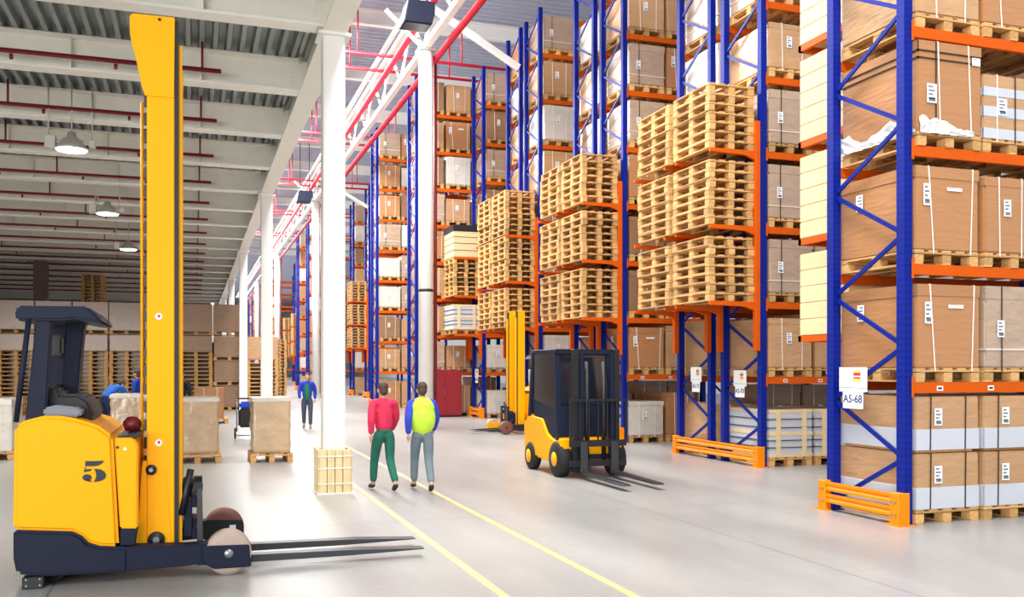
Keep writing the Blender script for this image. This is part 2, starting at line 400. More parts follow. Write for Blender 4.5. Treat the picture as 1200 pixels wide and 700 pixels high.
# ------------------------------------------------------------------ sprinkler pipes and fittings
for k in range(16):
    yb = 16.55 + 3.25 * k; y = yb - 0.45; z = 6.74
    po = ob('sprinkler_pipe', MB().cyl((-24, 0, 0), (0.42, 0, 0), 0.038, 10).mesh('sprinkler_pipe', M['pipe']), None, (0, y, z))
    tag(po, 'dark red sprinkler pipe under the mezzanine deck, ' + ORD[k] + ' from the camera', 'pipe', 'mezzanine sprinkler pipes')
    for x in (0.12, -3.3 if k % 2 else -3.9, -7.4):
        MB().cyl((x, 0, 0.04), (x, 0, 0.46), 0.022, 6).build('hanger_rod', M['pipe'], po)
    if k < 7:
        for x in (-1.2, -2.7, -4.6): MB().cyl((x, 0, -0.13), (x, 0, -0.05), 0.03, 6).build('sprinkler_head', M['pipe'], po)
for k, x, z, r in ((0, XP - 0.25, 11.96, 0.10), (1, XP + 0.34, 11.06, 0.10)):
    tag(MB().cyl((x, 5, z), (x, 140, z), r, 12).build('main_pipe', M['pipe2']),
        ['thick red main pipe along the upper left of the lattice girder', 'thick red main pipe along the underside of the lattice girder'][k], 'pipe')
for k, y in enumerate((22.2, 24.0, 31.6, 33.3, 43.0, 44.7, 54.0, 55.7, 65.0, 66.7, 76, 77.7)):
    po = tag(ob('branch_pipe', MB().cyl((2.5, 0, 0), (16, 0, 0), 0.055, 8).mesh('branch_pipe', M['pipe2']), None, (0, y, 12.6 + (k % 2) * 0.02)),
             'thin bright red roof pipe crossing the hall, ' + ORD[k] + ' from the camera', 'pipe', 'hall roof pipes')
    for x in (3.7, 5.3, 9.0): MB().cyl((x, 0, 0.04), (x, 0, 1.6), 0.03, 6).build('hanger_rod', M['pipe2'], po)
# lamps under the mezzanine
def bell_lamp(loc, label, rods):
    t = thing('pendant_lamp', label, 'lamp', loc, 0, 'pendant lamps under the mezzanine')
    MB().lathe([(0.0, 0.34), (0.07, 0.34), (0.09, 0.24), (0.16, 0.2), (0.27, 0.06), (0.3, 0.0), (0.285, 0.0), (0.25, 0.05), (0.0, 0.1)], n=24).build('shade', M['lampbody'], t)
    MB().lathe([(0.0, 0.02), (0.27, 0.012), (0.27, -0.012), (0.0, -0.03)], n=24).build('lens', M['lampglow'], t)
    MB().box(-0.46, -0.27, -0.1, 0.1, 0.0, 0.24).box(-0.3, 0.3, -0.02, 0.02, 0.16, 0.2).build('ballast_box', M['lampbody'], t, 0.01, 1)
    MB().box(0.3, 0.42, -0.07, 0.07, 0.06, 0.2).build('socket_box', M['lampbody'], t, 0.01, 1)
    ld = bpy.data.lights.new('lamp_light', 'SPOT'); ld.energy = 800; ld.spot_size = math.radians(150); ld.spot_blend = 0.6; ld.shadow_soft_size = 0.25; ld.color = (1.0, 0.96, 0.88)
    lo = bpy.data.objects.new('lamp_light', ld); COL.objects.link(lo); lo.parent = t; lo.location = (0, 0, -0.06)
    for x in rods: MB().cyl((x, 0, 0.2), (x, 0, 7.2 - loc[2]), 0.014, 6).build('hanger_rod', M['lampbody'], t)
p = atZ(84, 176, 5.95)
bell_lamp((p.x, p.y, 5.95), 'lit grey bell lamp hanging left of the tall yellow mast, nearest', (-0.4, 0, 0.36))
p = atZ(126, 251, 5.95)
bell_lamp((p.x, p.y, 5.95), 'smaller lit bell lamp farther back beside the yellow mast', (-0.3, -0.24, 0.3))
for k, (x, y) in enumerate(((-2.2, 11.2), (-8.6, 11.2), (-8.6, 19.0), (-8.6, 27.0), (-2.2, 35.0), (-8.6, 35.0))):  # one is in view; the rest are added unseen to brighten the mezzanine
    bell_lamp((x, y, 5.95), 'small farthest lit bell lamp under the mezzanine' if k == 4 else 'bell lamp added out of the picture to brighten the mezzanine, ' + ORD[k], (-0.4, 0, 0.36))
# dark box fixtures on the lattice girder
for k, (px, py) in enumerate(((488, 18), (356, 231))):
    q = atX(px, py, 5.75)
    t = thing('box_heater', ['dark blue box fixture hung beside the nearest pole top', 'dark blue box fixture hung beside the second pole top'][k], 'fixture', (q.x, q.y, q.z), 0, 'dark roof fixtures')
    MB().prism_y([(-0.42, -0.32), (0.36, -0.32), (0.44, -0.02), (0.44, 0.3), (-0.3, 0.3)], -0.35, 0.35).build('housing', M['navy'], t, 0.02, 1)
    MB().box(-0.36, 0.3, -0.3, 0.3, -0.335, -0.32).build('grille', M['black'], t)
    for x in (-0.2, 0.3): MB().cyl((x, 0, 0.3), (x, 0, 14.3 - q.z), 0.02, 6).build('hanger_rod', M['navy'], t)

# yellow floor lines
for k, (pa, pb) in enumerate((((415, 568), (575, 690)), ((509.7, 577.7), (728, 691)))):
    a = atZ(*pa); b = atZ(*pb); xx = (a.x + b.x) / 2
    tag(MB().box(xx - 0.04, xx + 0.04, 5.0, 60, 0.0, 0.003).build('floor_line', M['line']),
        ['worn yellow floor line passing the timber column guard', 'worn yellow floor line right of the walking pair'][k], 'floor marking', 'yellow walkway lines')

# ------------------------------------------------------------------ pallets and loads
PW, PL, PH = 0.92, 1.30, 0.165          # across the aisle front, along the depth, height
def board(w, l, h): return MB().box(-w / 2, w / 2, -l / 2, l / 2, -h / 2, h / 2).mesh('board', M['wood'])
PP = []                                  # parts of a pallet: name, mesh, location
md = board(0.125, PL, 0.022); mc = board(PW, 0.13, 0.022); mbk = MB().box(-0.06, 0.06, -0.07, 0.07, -0.045, 0.045).mesh('block', M['wood']); mbt = board(0.11, PL, 0.02)
for i in range(5): PP.append(('deck_board', md, (-PW / 2 + 0.0625 + i * (PW - 0.125) / 4, 0, PH - 0.011)))
for j in (-1, 0, 1): PP.append(('cross_board', mc, (0, j * (PL / 2 - 0.065), PH - 0.033)))
for i in (-1, 0, 1):
    for j in (-1, 0, 1): PP.append(('block', mbk, (i * (PW / 2 - 0.06), j * (PL / 2 - 0.07), 0.067)))
for i in (-1, 0, 1): PP.append(('bottom_board', mbt, (i * (PW / 2 - 0.055), 0, 0.011)))
def join_mesh(parts, name):
    bm = bmesh.new()
    for _, me, l in parts:
        n = len(bm.verts); bm.from_mesh(me); bm.verts.ensure_lookup_table()
        bmesh.ops.translate(bm, verts=bm.verts[n:], vec=l)
    me = bpy.data.meshes.new(name); bm.to_mesh(me); bm.free(); me.materials.append(M['wood'])
    return me
PALLET = join_mesh(PP, 'pallet')
PALLETS = []                             # collected first; the 300 that show largest become objects of their own
def pallet(loc, rz, label, group, parts=False, scale=None): PALLETS.append((tuple(loc), rz, label, group, parts, scale))
def build_pallets(limit=295):
    PALLETS.sort(key=lambda p: p[0][0] * S + p[0][1] * C)
    for loc, rz, label, group, parts, scale in PALLETS[:limit]:
        if parts:
            t = thing('pallet', label, 'pallet', loc, rz, group)
            for n_, me, l in PP: ob(n_, me, t, l)
        else: t = tag(ob('pallet', PALLET, None, loc, rz), label, 'pallet', group)
        if scale: t.scale = scale
    bm = bmesh.new()
    for loc, rz, label, group, parts, scale in PALLETS[limit:]:
        n = len(bm.verts); bm.from_mesh(PALLET); bm.verts.ensure_lookup_table()
        bmesh.ops.transform(bm, matrix=Matrix.Translation(loc) @ Matrix.Rotation(rz, 4, 'Z'), verts=bm.verts[n:])
    me = bpy.data.meshes.new('distant_pallets'); bm.to_mesh(me); bm.free(); me.materials.append(M['wood'])
    tag(ob('distant_pallets', me), 'many small wooden pallets in the far racks and back stacks', 'pallets', None, 'stuff')

def wrap_box(w, d, h, m, bev=0.014): return MB().box(-w / 2, w / 2, -d / 2, d / 2, 0, h).mesh('carton', m, bev, 2)
def film_box(w, d, h, m):
    # box under loosely wound film: every face creased
    bm = bmesh.new(); bmesh.ops.create_cube(bm, size=1.0); bmesh.ops.subdivide_edges(bm, edges=bm.edges[:], cuts=11, use_grid_fill=True)
    rr = random.Random(11)
    for v in bm.verts:
        k = 0.012 if abs(v.co.z) < 0.49 else 0.004
        v.co = Vector((v.co.x * w, v.co.y * d, (v.co.z + 0.5) * h)) + Vector((rr.uniform(-k, k) * 1.0 - math.copysign(0.012, v.co.x) * abs(math.sin(v.co.z * 9)), rr.uniform(-k, k), rr.uniform(-0.01, 0.01)))
        v.co.z = max(v.co.z, 0.0)
    me = bpy.data.meshes.new('wrapped_load'); bm.to_mesh(me); bm.free(); me.materials.append(m)
    for p in me.polygons: p.use_smooth = True
    return me
def ring(w, d, z0, z1, e): # sleeve standing e proud of the box
    mb = MB(); w += 2 * e; d += 2 * e
    mb.box(-w / 2, w / 2, -d / 2, -d / 2 + e * 2, z0, z1).box(-w / 2, w / 2, d / 2 - e * 2, d / 2, z0, z1).box(-w / 2, -w / 2 + e * 2, -d / 2, d / 2, z0, z1).box(w / 2 - e * 2, w / 2, -d / 2, d / 2, z0, z1)
    return mb
def vstrap(w, d, h, x0, x1, m, e=0.012, wid=0.016, zb=-0.04):
    mb = MB()
    mb.bar((x0, -d / 2 - e, h + 0.0), (x1, -d / 2 - e, zb), wid, 0.004, (0, 1, 0)).bar((x0, d / 2 + e, h), (x1, d / 2 + e, zb), wid, 0.004, (0, 1, 0)).box(x0 - wid / 2, x0 + wid / 2, -d / 2 - e, d / 2 + e, h, h + 0.004)
    return mb.mesh('strap', m)
def hstrap(w, d, z, m, e=0.013): return ring(w, d, z, z + 0.014, e).mesh('strap', m)
def lab(w, h, face, pos, lines=3):
    """paper label lying on the front (-y) or the left (-x) face"""
    mb = MB(); a, b, c = pos
    def rect(u0, u1, v0, v1, off, mi):
        if face == 'f': mb.box(a + u0, a + u1, b - off, b - off + 0.003, c + v0, c + v1, mi)
        else: mb.box(a - off, a - off + 0.003, b + u0, b + u1, c + v0, c + v1, mi)
    rect(-w / 2, w / 2, -h / 2, h / 2, 0.003, 0)
    for i in range(lines):
        v = h * (0.34 - 0.2 * i); rect(-w * 0.36, w * (0.1 + 0.2 * (i % 2)), v - h * 0.045, v + h * 0.045, 0.0045, 1)
    if lines > 1: rect(-w * 0.3, w * 0.36, -h * 0.42, -h * 0.24, 0.0045, 1)
    return mb.mesh('label', [M['label'], M['ink_grey']])
SPEC = {}
BW, BD = 0.93, 1.3
def spec(kind, w=BW, d=BD, h=0.97):
    key = (kind, w, d, h)
    if key in SPEC: return SPEC[key]
    P = []; f = -d / 2 - 0.016; l = -w / 2 - 0.016
    if kind == 'lidded':                    # brown carton with a shallow lid
        me = wrap_box(w, d, h * 0.99, M['card'])
        P.append(('lid', ring(w, d, h * 0.86, h, 0.010).box(-w / 2, w / 2, -d / 2, d / 2, h * 0.985, h * 1.0).mesh('lid', M['card'], 0.004, 1), (0, 0, 0)))
        P.append(('strap', vstrap(w, d, h, -0.3 * w, -0.22 * w, M['strapw']), (0, 0, 0))); P.append(('strap', vstrap(w, d, h, 0.4 * w, 0.36 * w, M['strapw']), (0, 0, 0)))
        P.append(('label', lab(0.1, 0.25, 'f', (-0.33 * w, f, 0.66 * h), 4), (0, 0, 0))); P.append(('label', lab(0.22, 0.04, 'f', (0.1 * w, f, 0.74 * h), 1), (0, 0, 0)))
        P.append(('label', lab(0.12, 0.2, 's', (l, -0.3 * d + 0.65, 0.7 * h), 3), (0, 0, 0)))
    elif kind == 'tall':                    # smooth brown carton, dark and white straps, film at the foot
        me = wrap_box(w, d, h, M['card'])
        P.append(('lid', ring(w, d, h * 0.88, h, 0.008).mesh('lid', M['card'], 0.003, 1), (0, 0, 0)))
        for z in (0.80, 0.88): P.append(('strap', hstrap(w, d, h * z, M['strapb']), (0, 0, 0)))
        P.append(('strap', vstrap(w, d, h, -0.2 * w, -0.16 * w, M['strapw']), (0, 0, 0))); P.append(('strap', vstrap(w, d, h, 0.28 * w, 0.33 * w, M['strapw']), (0, 0, 0)))
        P.append(('strap', vstrap(w, d, h, -0.23 * w, -0.23 * w, M['strapb']), (0, 0, 0)))
        P.append(('label', lab(0.14, 0.22, 'f', (-0.3 * w, f, 0.42 * h), 4), (0, 0, 0))); P.append(('label', lab(0.12, 0.09, 'f', (0.4 * w, f, 0.83 * h), 1), (0, 0, 0)))
        mb = MB(); rr = random.Random(3)
        for side in (0, 1):                     # a crumpled skirt of film round the foot
            nx, nz = 16, 5; gv = []
            for i in range(nx + 1):
                t = i / nx; top = (0.2 - 0.13 * t if side == 0 else 0.06 + 0.16 * abs(math.sin(5 * t))) + rr.uniform(-0.03, 0.03)
                for j in range(nz + 1):
                    o_ = 0.004 + rr.uniform(0, 0.045) * (1 - j / nz * 0.7); z_ = -0.03 + top * j / nz
                    gv.append((-w / 2 + w * 0.85 * t, f - o_, z_) if side == 0 else (l - o_, -d / 2 + d * t, z_))
            mb._add(gv, [(i * (nz + 1) + j, (i + 1) * (nz + 1) + j, (i + 1) * (nz + 1) + j + 1, i * (nz + 1) + j + 1) for i in range(nx) for j in range(nz)])
        P.append(('loose_film', mb.mesh('loose_film', M['film']), (0, 0, 0)))
    elif kind == 'twotone':                 # brown cover pulled over a white lower half
        me = wrap_box(w, d, h, M['card2'])
        P.append(('white_sleeve', ring(w, d, 0.0, h * 0.39, 0.008).mesh('white_sleeve', M['sleeve'], 0.003, 1), (0, 0, 0)))
        for x in (-0.27, 0.28): P.append(('strap', vstrap(w, d, h, x * w, x * w - 0.01, M['strapb'], zb=0.0), (0, 0, 0)))
        P.append(('label', lab(0.11, 0.2, 'f', (-0.16 * w, f, 0.62 * h), 4), (0, 0, 0)))
    elif kind == 'banded':                  # brown boxes with white bands
        me = wrap_box(w, d, h, M['card2'])
        for z0, z1 in ((0.0, 0.16), (0.34, 0.5), (0.66, 0.8)): P.append(('white_band', ring(w, d, h * z0, h * z1, 0.006).mesh('white_band', M['sleeve'], 0.003, 1), (0, 0, 0)))
        for x in (-0.28, 0.02, 0.3): P.append(('strap', vstrap(w, d, h, x * w, x * w, M['strapb'] if x == 0.02 else M['strapw']), (0, 0, 0)))
        P.append(('label', lab(0.14, 0.2, 'f', (-0.2 * w, f, 0.5 * h), 4), (0, 0, 0)))
    elif kind == 'mauve':
        me = wrap_box(w, d, h, M['mauve'], 0.02)
        P.append(('top_flap', ring(w, d, h * 0.84, h, 0.006).mesh('top_flap', M['mauve'], 0.003, 1), (0, 0, 0)))
        P.append(('strap', hstrap(w, d, 0.22 * h, M['strapw']), (0, 0, 0))); P.append(('strap', vstrap(w, d, h, -0.24 * w, -0.24 * w, M['strapb']), (0, 0, 0)))
        P.append(('label', lab(0.11, 0.2, 'f', (-0.26 * w, f, 0.48 * h), 4), (0, 0, 0)))
    elif kind == 'crates':                  # white boxes in layers, strapped
        me = wrap_box(w, d, h, M['sleeve'], 0.012)
        for z in (0.0, 0.46, 0.94): P.append(('wood_layer', ring(w, d, h * z, h * z + 0.06, 0.008).mesh('wood_layer', M['crate'], 0.003, 1), (0, 0, 0)))
        for x in (-0.3, 0.3): P.append(('corner_board', MB().box(x * w - 0.05, x * w + 0.05, f - 0.006, f + 0.006, 0, h).mesh('corner_board', M['crate']), (0, 0, 0)))
        for z in (0.2, 0.35, 0.62, 0.8): P.append(('strap', hstrap(w, d, z * h, M['strapb'], 0.017), (0, 0, 0)))
    elif kind == 'woodcrate':
        me = wrap_box(w, d, h, M['crate'], 0.006)
        for i in range(5): P.append(('plank', ring(w, d, h * i / 5 + 0.006, h * (i + 1) / 5 - 0.006, 0.012).mesh('plank', M['crate'], 0.003, 1), (0, 0, 0)))
    elif kind == 'darktop':
        me = wrap_box(w, d, h, M['crate'], 0.006)
        P.append(('cover', ring(w, d, h * 0.8, h, 0.01).box(-w / 2, w / 2, -d / 2, d / 2, h, h + 0.01).mesh('cover', M['black']), (0, 0, 0)))
        for z in (0.2, 0.42, 0.62): P.append(('strap', hstrap(w, d, z * h, M['strapb'], 0.01), (0, 0, 0)))
    elif kind == 'filmed':                  # tan goods under loose clear film, pale board on top
        me = film_box(w, d, h, M['filmed'])
        P.append(('top_board', MB().box(-w / 2 - 0.01, w / 2 + 0.01, -d / 2 - 0.01, d / 2 + 0.01, h - 0.07, h + 0.012).mesh('top_board', M['wrapw'], 0.012, 2), (0, 0, 0)))
    else:
        m = {'wrapped': M['card2'], 'white': M['wrapw'], 'dark': M['dark_card'], 'plain': M['card']}[kind]
        me = wrap_box(w, d, h, m, 0.02)
        P.append(('top_flap', ring(w, d, h * 0.88, h, 0.006).mesh('top_flap', m, 0.003, 1), (0, 0, 0)))
        P.append(('strap', vstrap(w, d, h, -0.22 * w, -0.2 * w, M['strapw']), (0, 0, 0))); P.append(('strap', vstrap(w, d, h, 0.26 * w, 0.25 * w, M['strapw']), (0, 0, 0)))
        P.append(('label', lab(0.11, 0.2, 'f', (-0.05 * w, f, 0.6 * h), 3), (0, 0, 0)))
    SPEC[key] = dict(mesh=me, parts=P)
    return SPEC[key]
DESC = dict(lidded='strapped brown lidded carton', tall='tall brown carton with dark straps', twotone='brown carton with white lower half', banded='brown carton with white bands',
            mauve='film-wrapped greyish carton', crates='strapped white boxes', woodcrate='pale planked wooden crate', darktop='pale crate with black cover',
            wrapped='film-wrapped tan carton', white='white film-wrapped load', dark='film-wrapped dark carton', plain='plain brown carton', filmed='film-wrapped tan load')
def load(kind, loc, label, group, rz=0.0, w=BW, d=BD, h=0.97, parts=True, cat=None):
    cat = cat or {'woodcrate': 'crate', 'darktop': 'crate', 'crates': 'boxes'}.get(kind, 'carton')
    name = {'woodcrate': 'wooden_crate', 'darktop': 'wooden_crate', 'crates': 'box_stack', 'white': 'wrapped_load', 'filmed': 'wrapped_load'}.get(kind, 'carton')
    return place(spec(kind, w, d, h), name, loc, rz, label, cat, group, parts)

# ------------------------------------------------------------------ pallet racking
LEV = [1.63 + 1.36 * i for i in range(8)]
RTOP = 12.5; PWD = 0.12; FD = 1.35; BAY = 3.16
def post_mesh():
    w = PWD / 2
    return MB().prism_z([(-w, -w), (w, -w), (w, w), (0.035, w), (0.02, w - 0.03), (-0.02, w - 0.03), (-0.035, w), (-w, w)], 0.01, RTOP).mesh('upright_post', M['blue'])
POST = post_mesh()
FOOT = MB().box(-0.09, 0.09, -0.09, 0.09, 0.0, 0.012).mesh('foot_plate', M['brace'])
BRC = {}
for u in (0, 1):
    a, b = ((0, PWD / 2, 0), (0, FD - PWD / 2, 0.645)); 
    if u: a, b = (0, FD - PWD / 2, 0), (0, PWD / 2, 0.645)
    BRC[u] = MB().bar(a, b, 0.028, 0.05).mesh('brace', M['brace'])
HBR = MB().box(-0.014, 0.014, PWD / 2, FD - PWD / 2, -0.025, 0.025).mesh('brace', M['brace'])
BEAM = MB().prism_x([(-0.025, -0.125), (0.025, -0.125), (0.025, -0.035), (0.018, 0), (-0.025, 0)], PWD / 2 + 0.005, BAY - PWD / 2 - 0.005).mesh('beam', M['orange'], 0.004, 1)
CLAW = MB().box(-0.0, 0.012, -0.045, 0.03, -0.17, 0.06).box(-0.02, 0.0, -0.045, -0.038, -0.17, 0.06).mesh('beam_connector', M['orange'])
TAGM = MB().box(-0.045, 0.045, -0.0005, 0.0015, -0.028, 0.028).box(-0.03, 0.03, -0.0015, -0.0005, -0.012, 0.012, 1).mesh('beam_label', [M['label'], M['ink']])
def rack(X0, Y0, label, nlev=8, bays=1, detail=2):
    t = thing('pallet_rack', label, 'rack', (X0, Y0, 0), 0, 'pallet racks')
    for b in range(bays + 1):
        x = PWD / 2 + b * BAY
        for y in (PWD / 2, FD - PWD / 2):
            p = ob('upright_post', POST, t, (x, y, 0)); ob('foot_plate', FOOT, p)
        if b == 0 or detail > 1:
            z = 0.11; u = 1
            while z < RTOP - 0.7:
                ob('brace', BRC[u], t, (x, 0, z)); z += 0.645; u = 1 - u
    for b in range(bays):
        for i in range(nlev):
            for k, y in enumerate((PWD / 2 - 0.03, FD - PWD / 2 + 0.03)):
                bo = ob('beam', BEAM, t, (PWD / 2 + b * BAY, y, LEV[i]))
                if detail > 1 and k == 0:
                    c = ob('beam_connector', CLAW, bo, (PWD / 2, 0, 0))
                    if i == 0:
                        for x in (0.46, 1.22, 2.2): ob('beam_label', TAGM, bo, (x, -0.027, -0.07))
    return t
def guard(X, y0, y1, label):
    """orange end barrier: two bent end brackets joined by two rails"""
    t = thing('rack_guard', label, 'rack guard', (X, y0, 0), 0, 'orange rack end guards')
    ln = y1 - y0
    for k, y in enumerate((0.0, ln)):
        s = 1 if k == 0 else -1
        poly = [(-0.07, 0.0), (0.1, 0.0), (0.1, 0.35), (-0.07, 0.38)]
        mb = MB().prism_z([(-0.1, y - 0.07), (0.07, y - 0.07 if k == 0 else y - 0.05), (0.07, y + 0.05 if k == 0 else y + 0.07), (-0.1, y + 0.07)], 0.0, 0.37)
        b = mb.build('end_bracket', M['guard'], t, 0.008, 1)
        MB().box(-0.14, 0.11, y - 0.12, y + 0.12, 0, 0.012).build('foot_plate', M['guard'], b)
        for z in (0.12, 0.27):
            for d in (-0.03, 0.03): MB().cyl((-0.112, y + d, z), (-0.1, y + d, z), 0.012, 8).build('bolt', M['steel'], b)
    for z in (0.1, 0.25):
        mb = MB().prism_y([(-0.09, z), (-0.055, z), (-0.055, z + 0.11), (-0.09, z + 0.11), (-0.09, z + 0.08), (-0.075, z + 0.055), (-0.09, z + 0.03)], 0.07, ln - 0.07)
        mb.build('rail', M['guard'], t)
    return t
def sign(X, yc, zc, code, label, w=0.36):
    """white board with a small emblem and a number card under it, facing the corridor"""
    t = thing('rack_sign', label, 'sign', (X, yc, zc), 0, 'white rack signs')
    MB().box(-0.006, 0, -w / 2, w / 2, -0.15, 0.15).build('board', M['label'], t)
    k = w / 0.36
    e = MB().box(-0.008, -0.006, -0.10 * k, -0.01 * k, 0.01, 0.085).build('emblem', M['ink_red'], t)
    MB().box(-0.0085, -0.008, -0.11 * k, 0.0, 0.03, 0.045).build('emblem_stripe', M['label'], e)
    MB().box(-0.0075, -0.006, -0.10 * k, -0.02 * k, 0.085, 0.115).build('emblem', M['ink_yel'], t)
    MB().box(-0.0075, -0.006, -0.11 * k, -0.0 * k, -0.03, 0.01).build('emblem', M['ink_yel'], t)
    MB().box(-0.0075, -0.006, -w / 2 + 0.01, w / 2 - 0.01, -0.105, -0.1).build('rule', M['ink_blue'], t)
    n = MB().box(-0.008, -0.002, -w * 0.36, w * 0.36, -0.355, -0.15).build('number_card', M['label'], t)
    tm = text_mesh(code, 0.098 * k, M['ink_blue'], 'lettering', 0.002)
    l = ob('lettering', tm, n, (-0.0095, 0, -0.24)); l.rotation_euler = (math.pi / 2, 0, -math.pi / 2)
    return t
def cantilever(X, y0, y1, label, ztop=6.25):
    """orange arms bolted to the end of a rack row, carrying loads over the corridor"""
    t = thing('cantilever_bracket', label, 'bracket', (X, y0, 0), 0, 'orange end brackets'); ln = y1 - y0
    um = MB().prism_z([(-0.10, -0.05), (0.0, -0.05), (0.0, 0.05), (-0.10, 0.05)], 2.1, ztop).mesh('upright', M['orange'], 0.006, 1)
    am = MB().prism_y([(-1.02, 0.0), (-0.1, 0.0), (-0.1, -0.16), (-0.3, -0.09), (-1.02, -0.07)], -0.03, 0.03).mesh('arm', M['orange'], 0.004, 1)
    for y in (0.0, FD - 0.12, FD + 0.32, ln):
        ob('upright', um, t, (0, y, 0))
        for i in (1, 2, 3): ob('arm', am, t, (0, y, LEV[i] - 0.005))
    return t
def pallet_stack(x, y, z, n, where, parts=False, rz0=0.0):
    for k in range(n):
        pallet((x + random.uniform(-0.015, 0.015), y + random.uniform(-0.02, 0.02), z + k * PH), rz0 + random.uniform(-0.012, 0.012),
               'bare pallet, ' + ORD[k] + ' from below, ' + where, 'bare stacked pallets', parts)

KINDS = ['wrapped', 'mauve', 'white', 'wrapped', 'plain', 'mauve', 'lidded', 'white', 'wrapped', 'dark']
def fill(X0, Y0, cols, levels, row, kinds=None, parts=True, pparts=False, rng=None):
    """a pallet and its load on every place: level -1 is the floor"""
    rng = rng or random.Random(int(Y0 * 10))
    for lv in levels:
        z = 0.0 if lv < 0 else LEV[lv]
        lname = 'floor' if lv < 0 else ORD[lv] + ' beam'
        for c in cols:
            x = X0 + PWD + 0.055 + BW / 2 + c * 1.0 + (0.16 if c > 2 else 0.0) + rng.uniform(-0.015, 0.015); y = Y0 + FD / 2 + rng.uniform(-0.02, 0.02) - 0.02
            k = (kinds or {}).get((lv, c)) or rng.choice(KINDS)
            pos = ['corridor end', 'second along', 'third along', 'fourth along'][c]
            pallet((x, y, z), 0, 'pallet under load, ' + pos + ', ' + lname + ', ' + row, 'pallets under loads', pparts)
            hs = {'tall': 1.04, 'lidded': 0.965, 'mauve': 0.97, 'banded': 0.76, 'woodcrate': 0.95, 'crates': 0.86}.get(k)
            hgt = hs if hs else 1.28 if (lv < 0 and k == 'dark') else round(rng.choice((0.82, 0.9, 0.97, 1.02)), 2)  # dark floor loads made taller to close the bright gap behind them
            if k == 'twotone':
                load(k, (x, y, PH), DESC[k] + ', lower of two, ' + pos + ', ' + row, 'loads in the racks', h=0.64)
                MB_ = MB().box(-0.42, 0.42, -0.6, 0.6, 0, 0.03)
                load(k, (x, y, PH + 0.68), DESC[k] + ', upper of two, ' + pos + ', ' + row, 'loads in the racks', h=0.62)
                tag(ob('slip_board', MB_.mesh('slip_board', M['wood']), None, (x, y, PH + 0.647)), 'thin board between two stacked cartons, ' + pos + ', ' + row, 'board', 'boards between cartons')
            else:
                w = 0.74 if k == 'plain' and (kinds or {}).get((lv, c)) else BW
                load(k, (x - (BW - w) / 2, y, z + PH), DESC[k] + ', ' + pos + ', ' + lname + ', ' + row, 'loads in the racks', w=w, h=hgt, parts=parts)

# row 1: the nearest single rack, reaching far into the corridor
rack(XL, 8.45, 'blue and orange pallet rack nearest the camera at right', 6, 2)
kinds1 = {(-1, 0): 'twotone', (-1, 1): 'twotone', (-1, 2): 'twotone', (-1, 3): 'twotone', (0, 0): 'lidded', (0, 1): 'mauve', (0, 2): 'lidded', (1, 0): 'lidded', (1, 1): 'plain', (1, 2): 'lidded',
          (2, 0): 'tall', (2, 1): 'banded', (2, 2): 'mauve', (3, 0): 'wrapped', (3, 1): 'lidded', (3, 2): 'mauve', (4, 0): 'white'}
fill(XL, 8.45, (0, 1, 2, 3), (-1, 0, 1, 2, 3), 'nearest rack', kinds1, True, True)
guard(XL, 8.5, 8.45 + FD - 0.02, 'orange steel guard at the foot of the nearest rack')
q = atX(1000, 445, XL - 0.01)
sign(XL - 0.012, q.y, q.z, 'A5-68', 'white sign reading A5-68 hung on the nearest rack frame', 0.5)
# pale planked crates carried on the far side of the nearest rack
for i in range(4):
    z = LEV[0] + 1.36 * (i + 0) + 0.62
    load('woodcrate', (XL + 0.95, 8.45 + FD + 0.62, z), 'pale planked crate behind the nearest rack, ' + ORD[i] + ' from below', 'crates behind the nearest rack', w=1.02, d=1.0, h=1.14)
    t = thing('crate_bracket', 'orange bracket under the ' + ORD[i] + ' pale crate behind the nearest rack', 'bracket', (XL + 0.4, 8.45 + FD, z), 0, 'crate brackets')
    MB().box(0.02, 0.08, 0.0, 1.16, -0.09, -0.005).build('arm', M['orange'], t); MB().box(0.98, 1.04, 0.0, 1.16, -0.09, -0.005).build('arm', M['orange'], t)
    MB().box(0.02, 1.04, 1.1, 1.16, -0.09, -0.006).build('cross_bar', M['orange'], t)

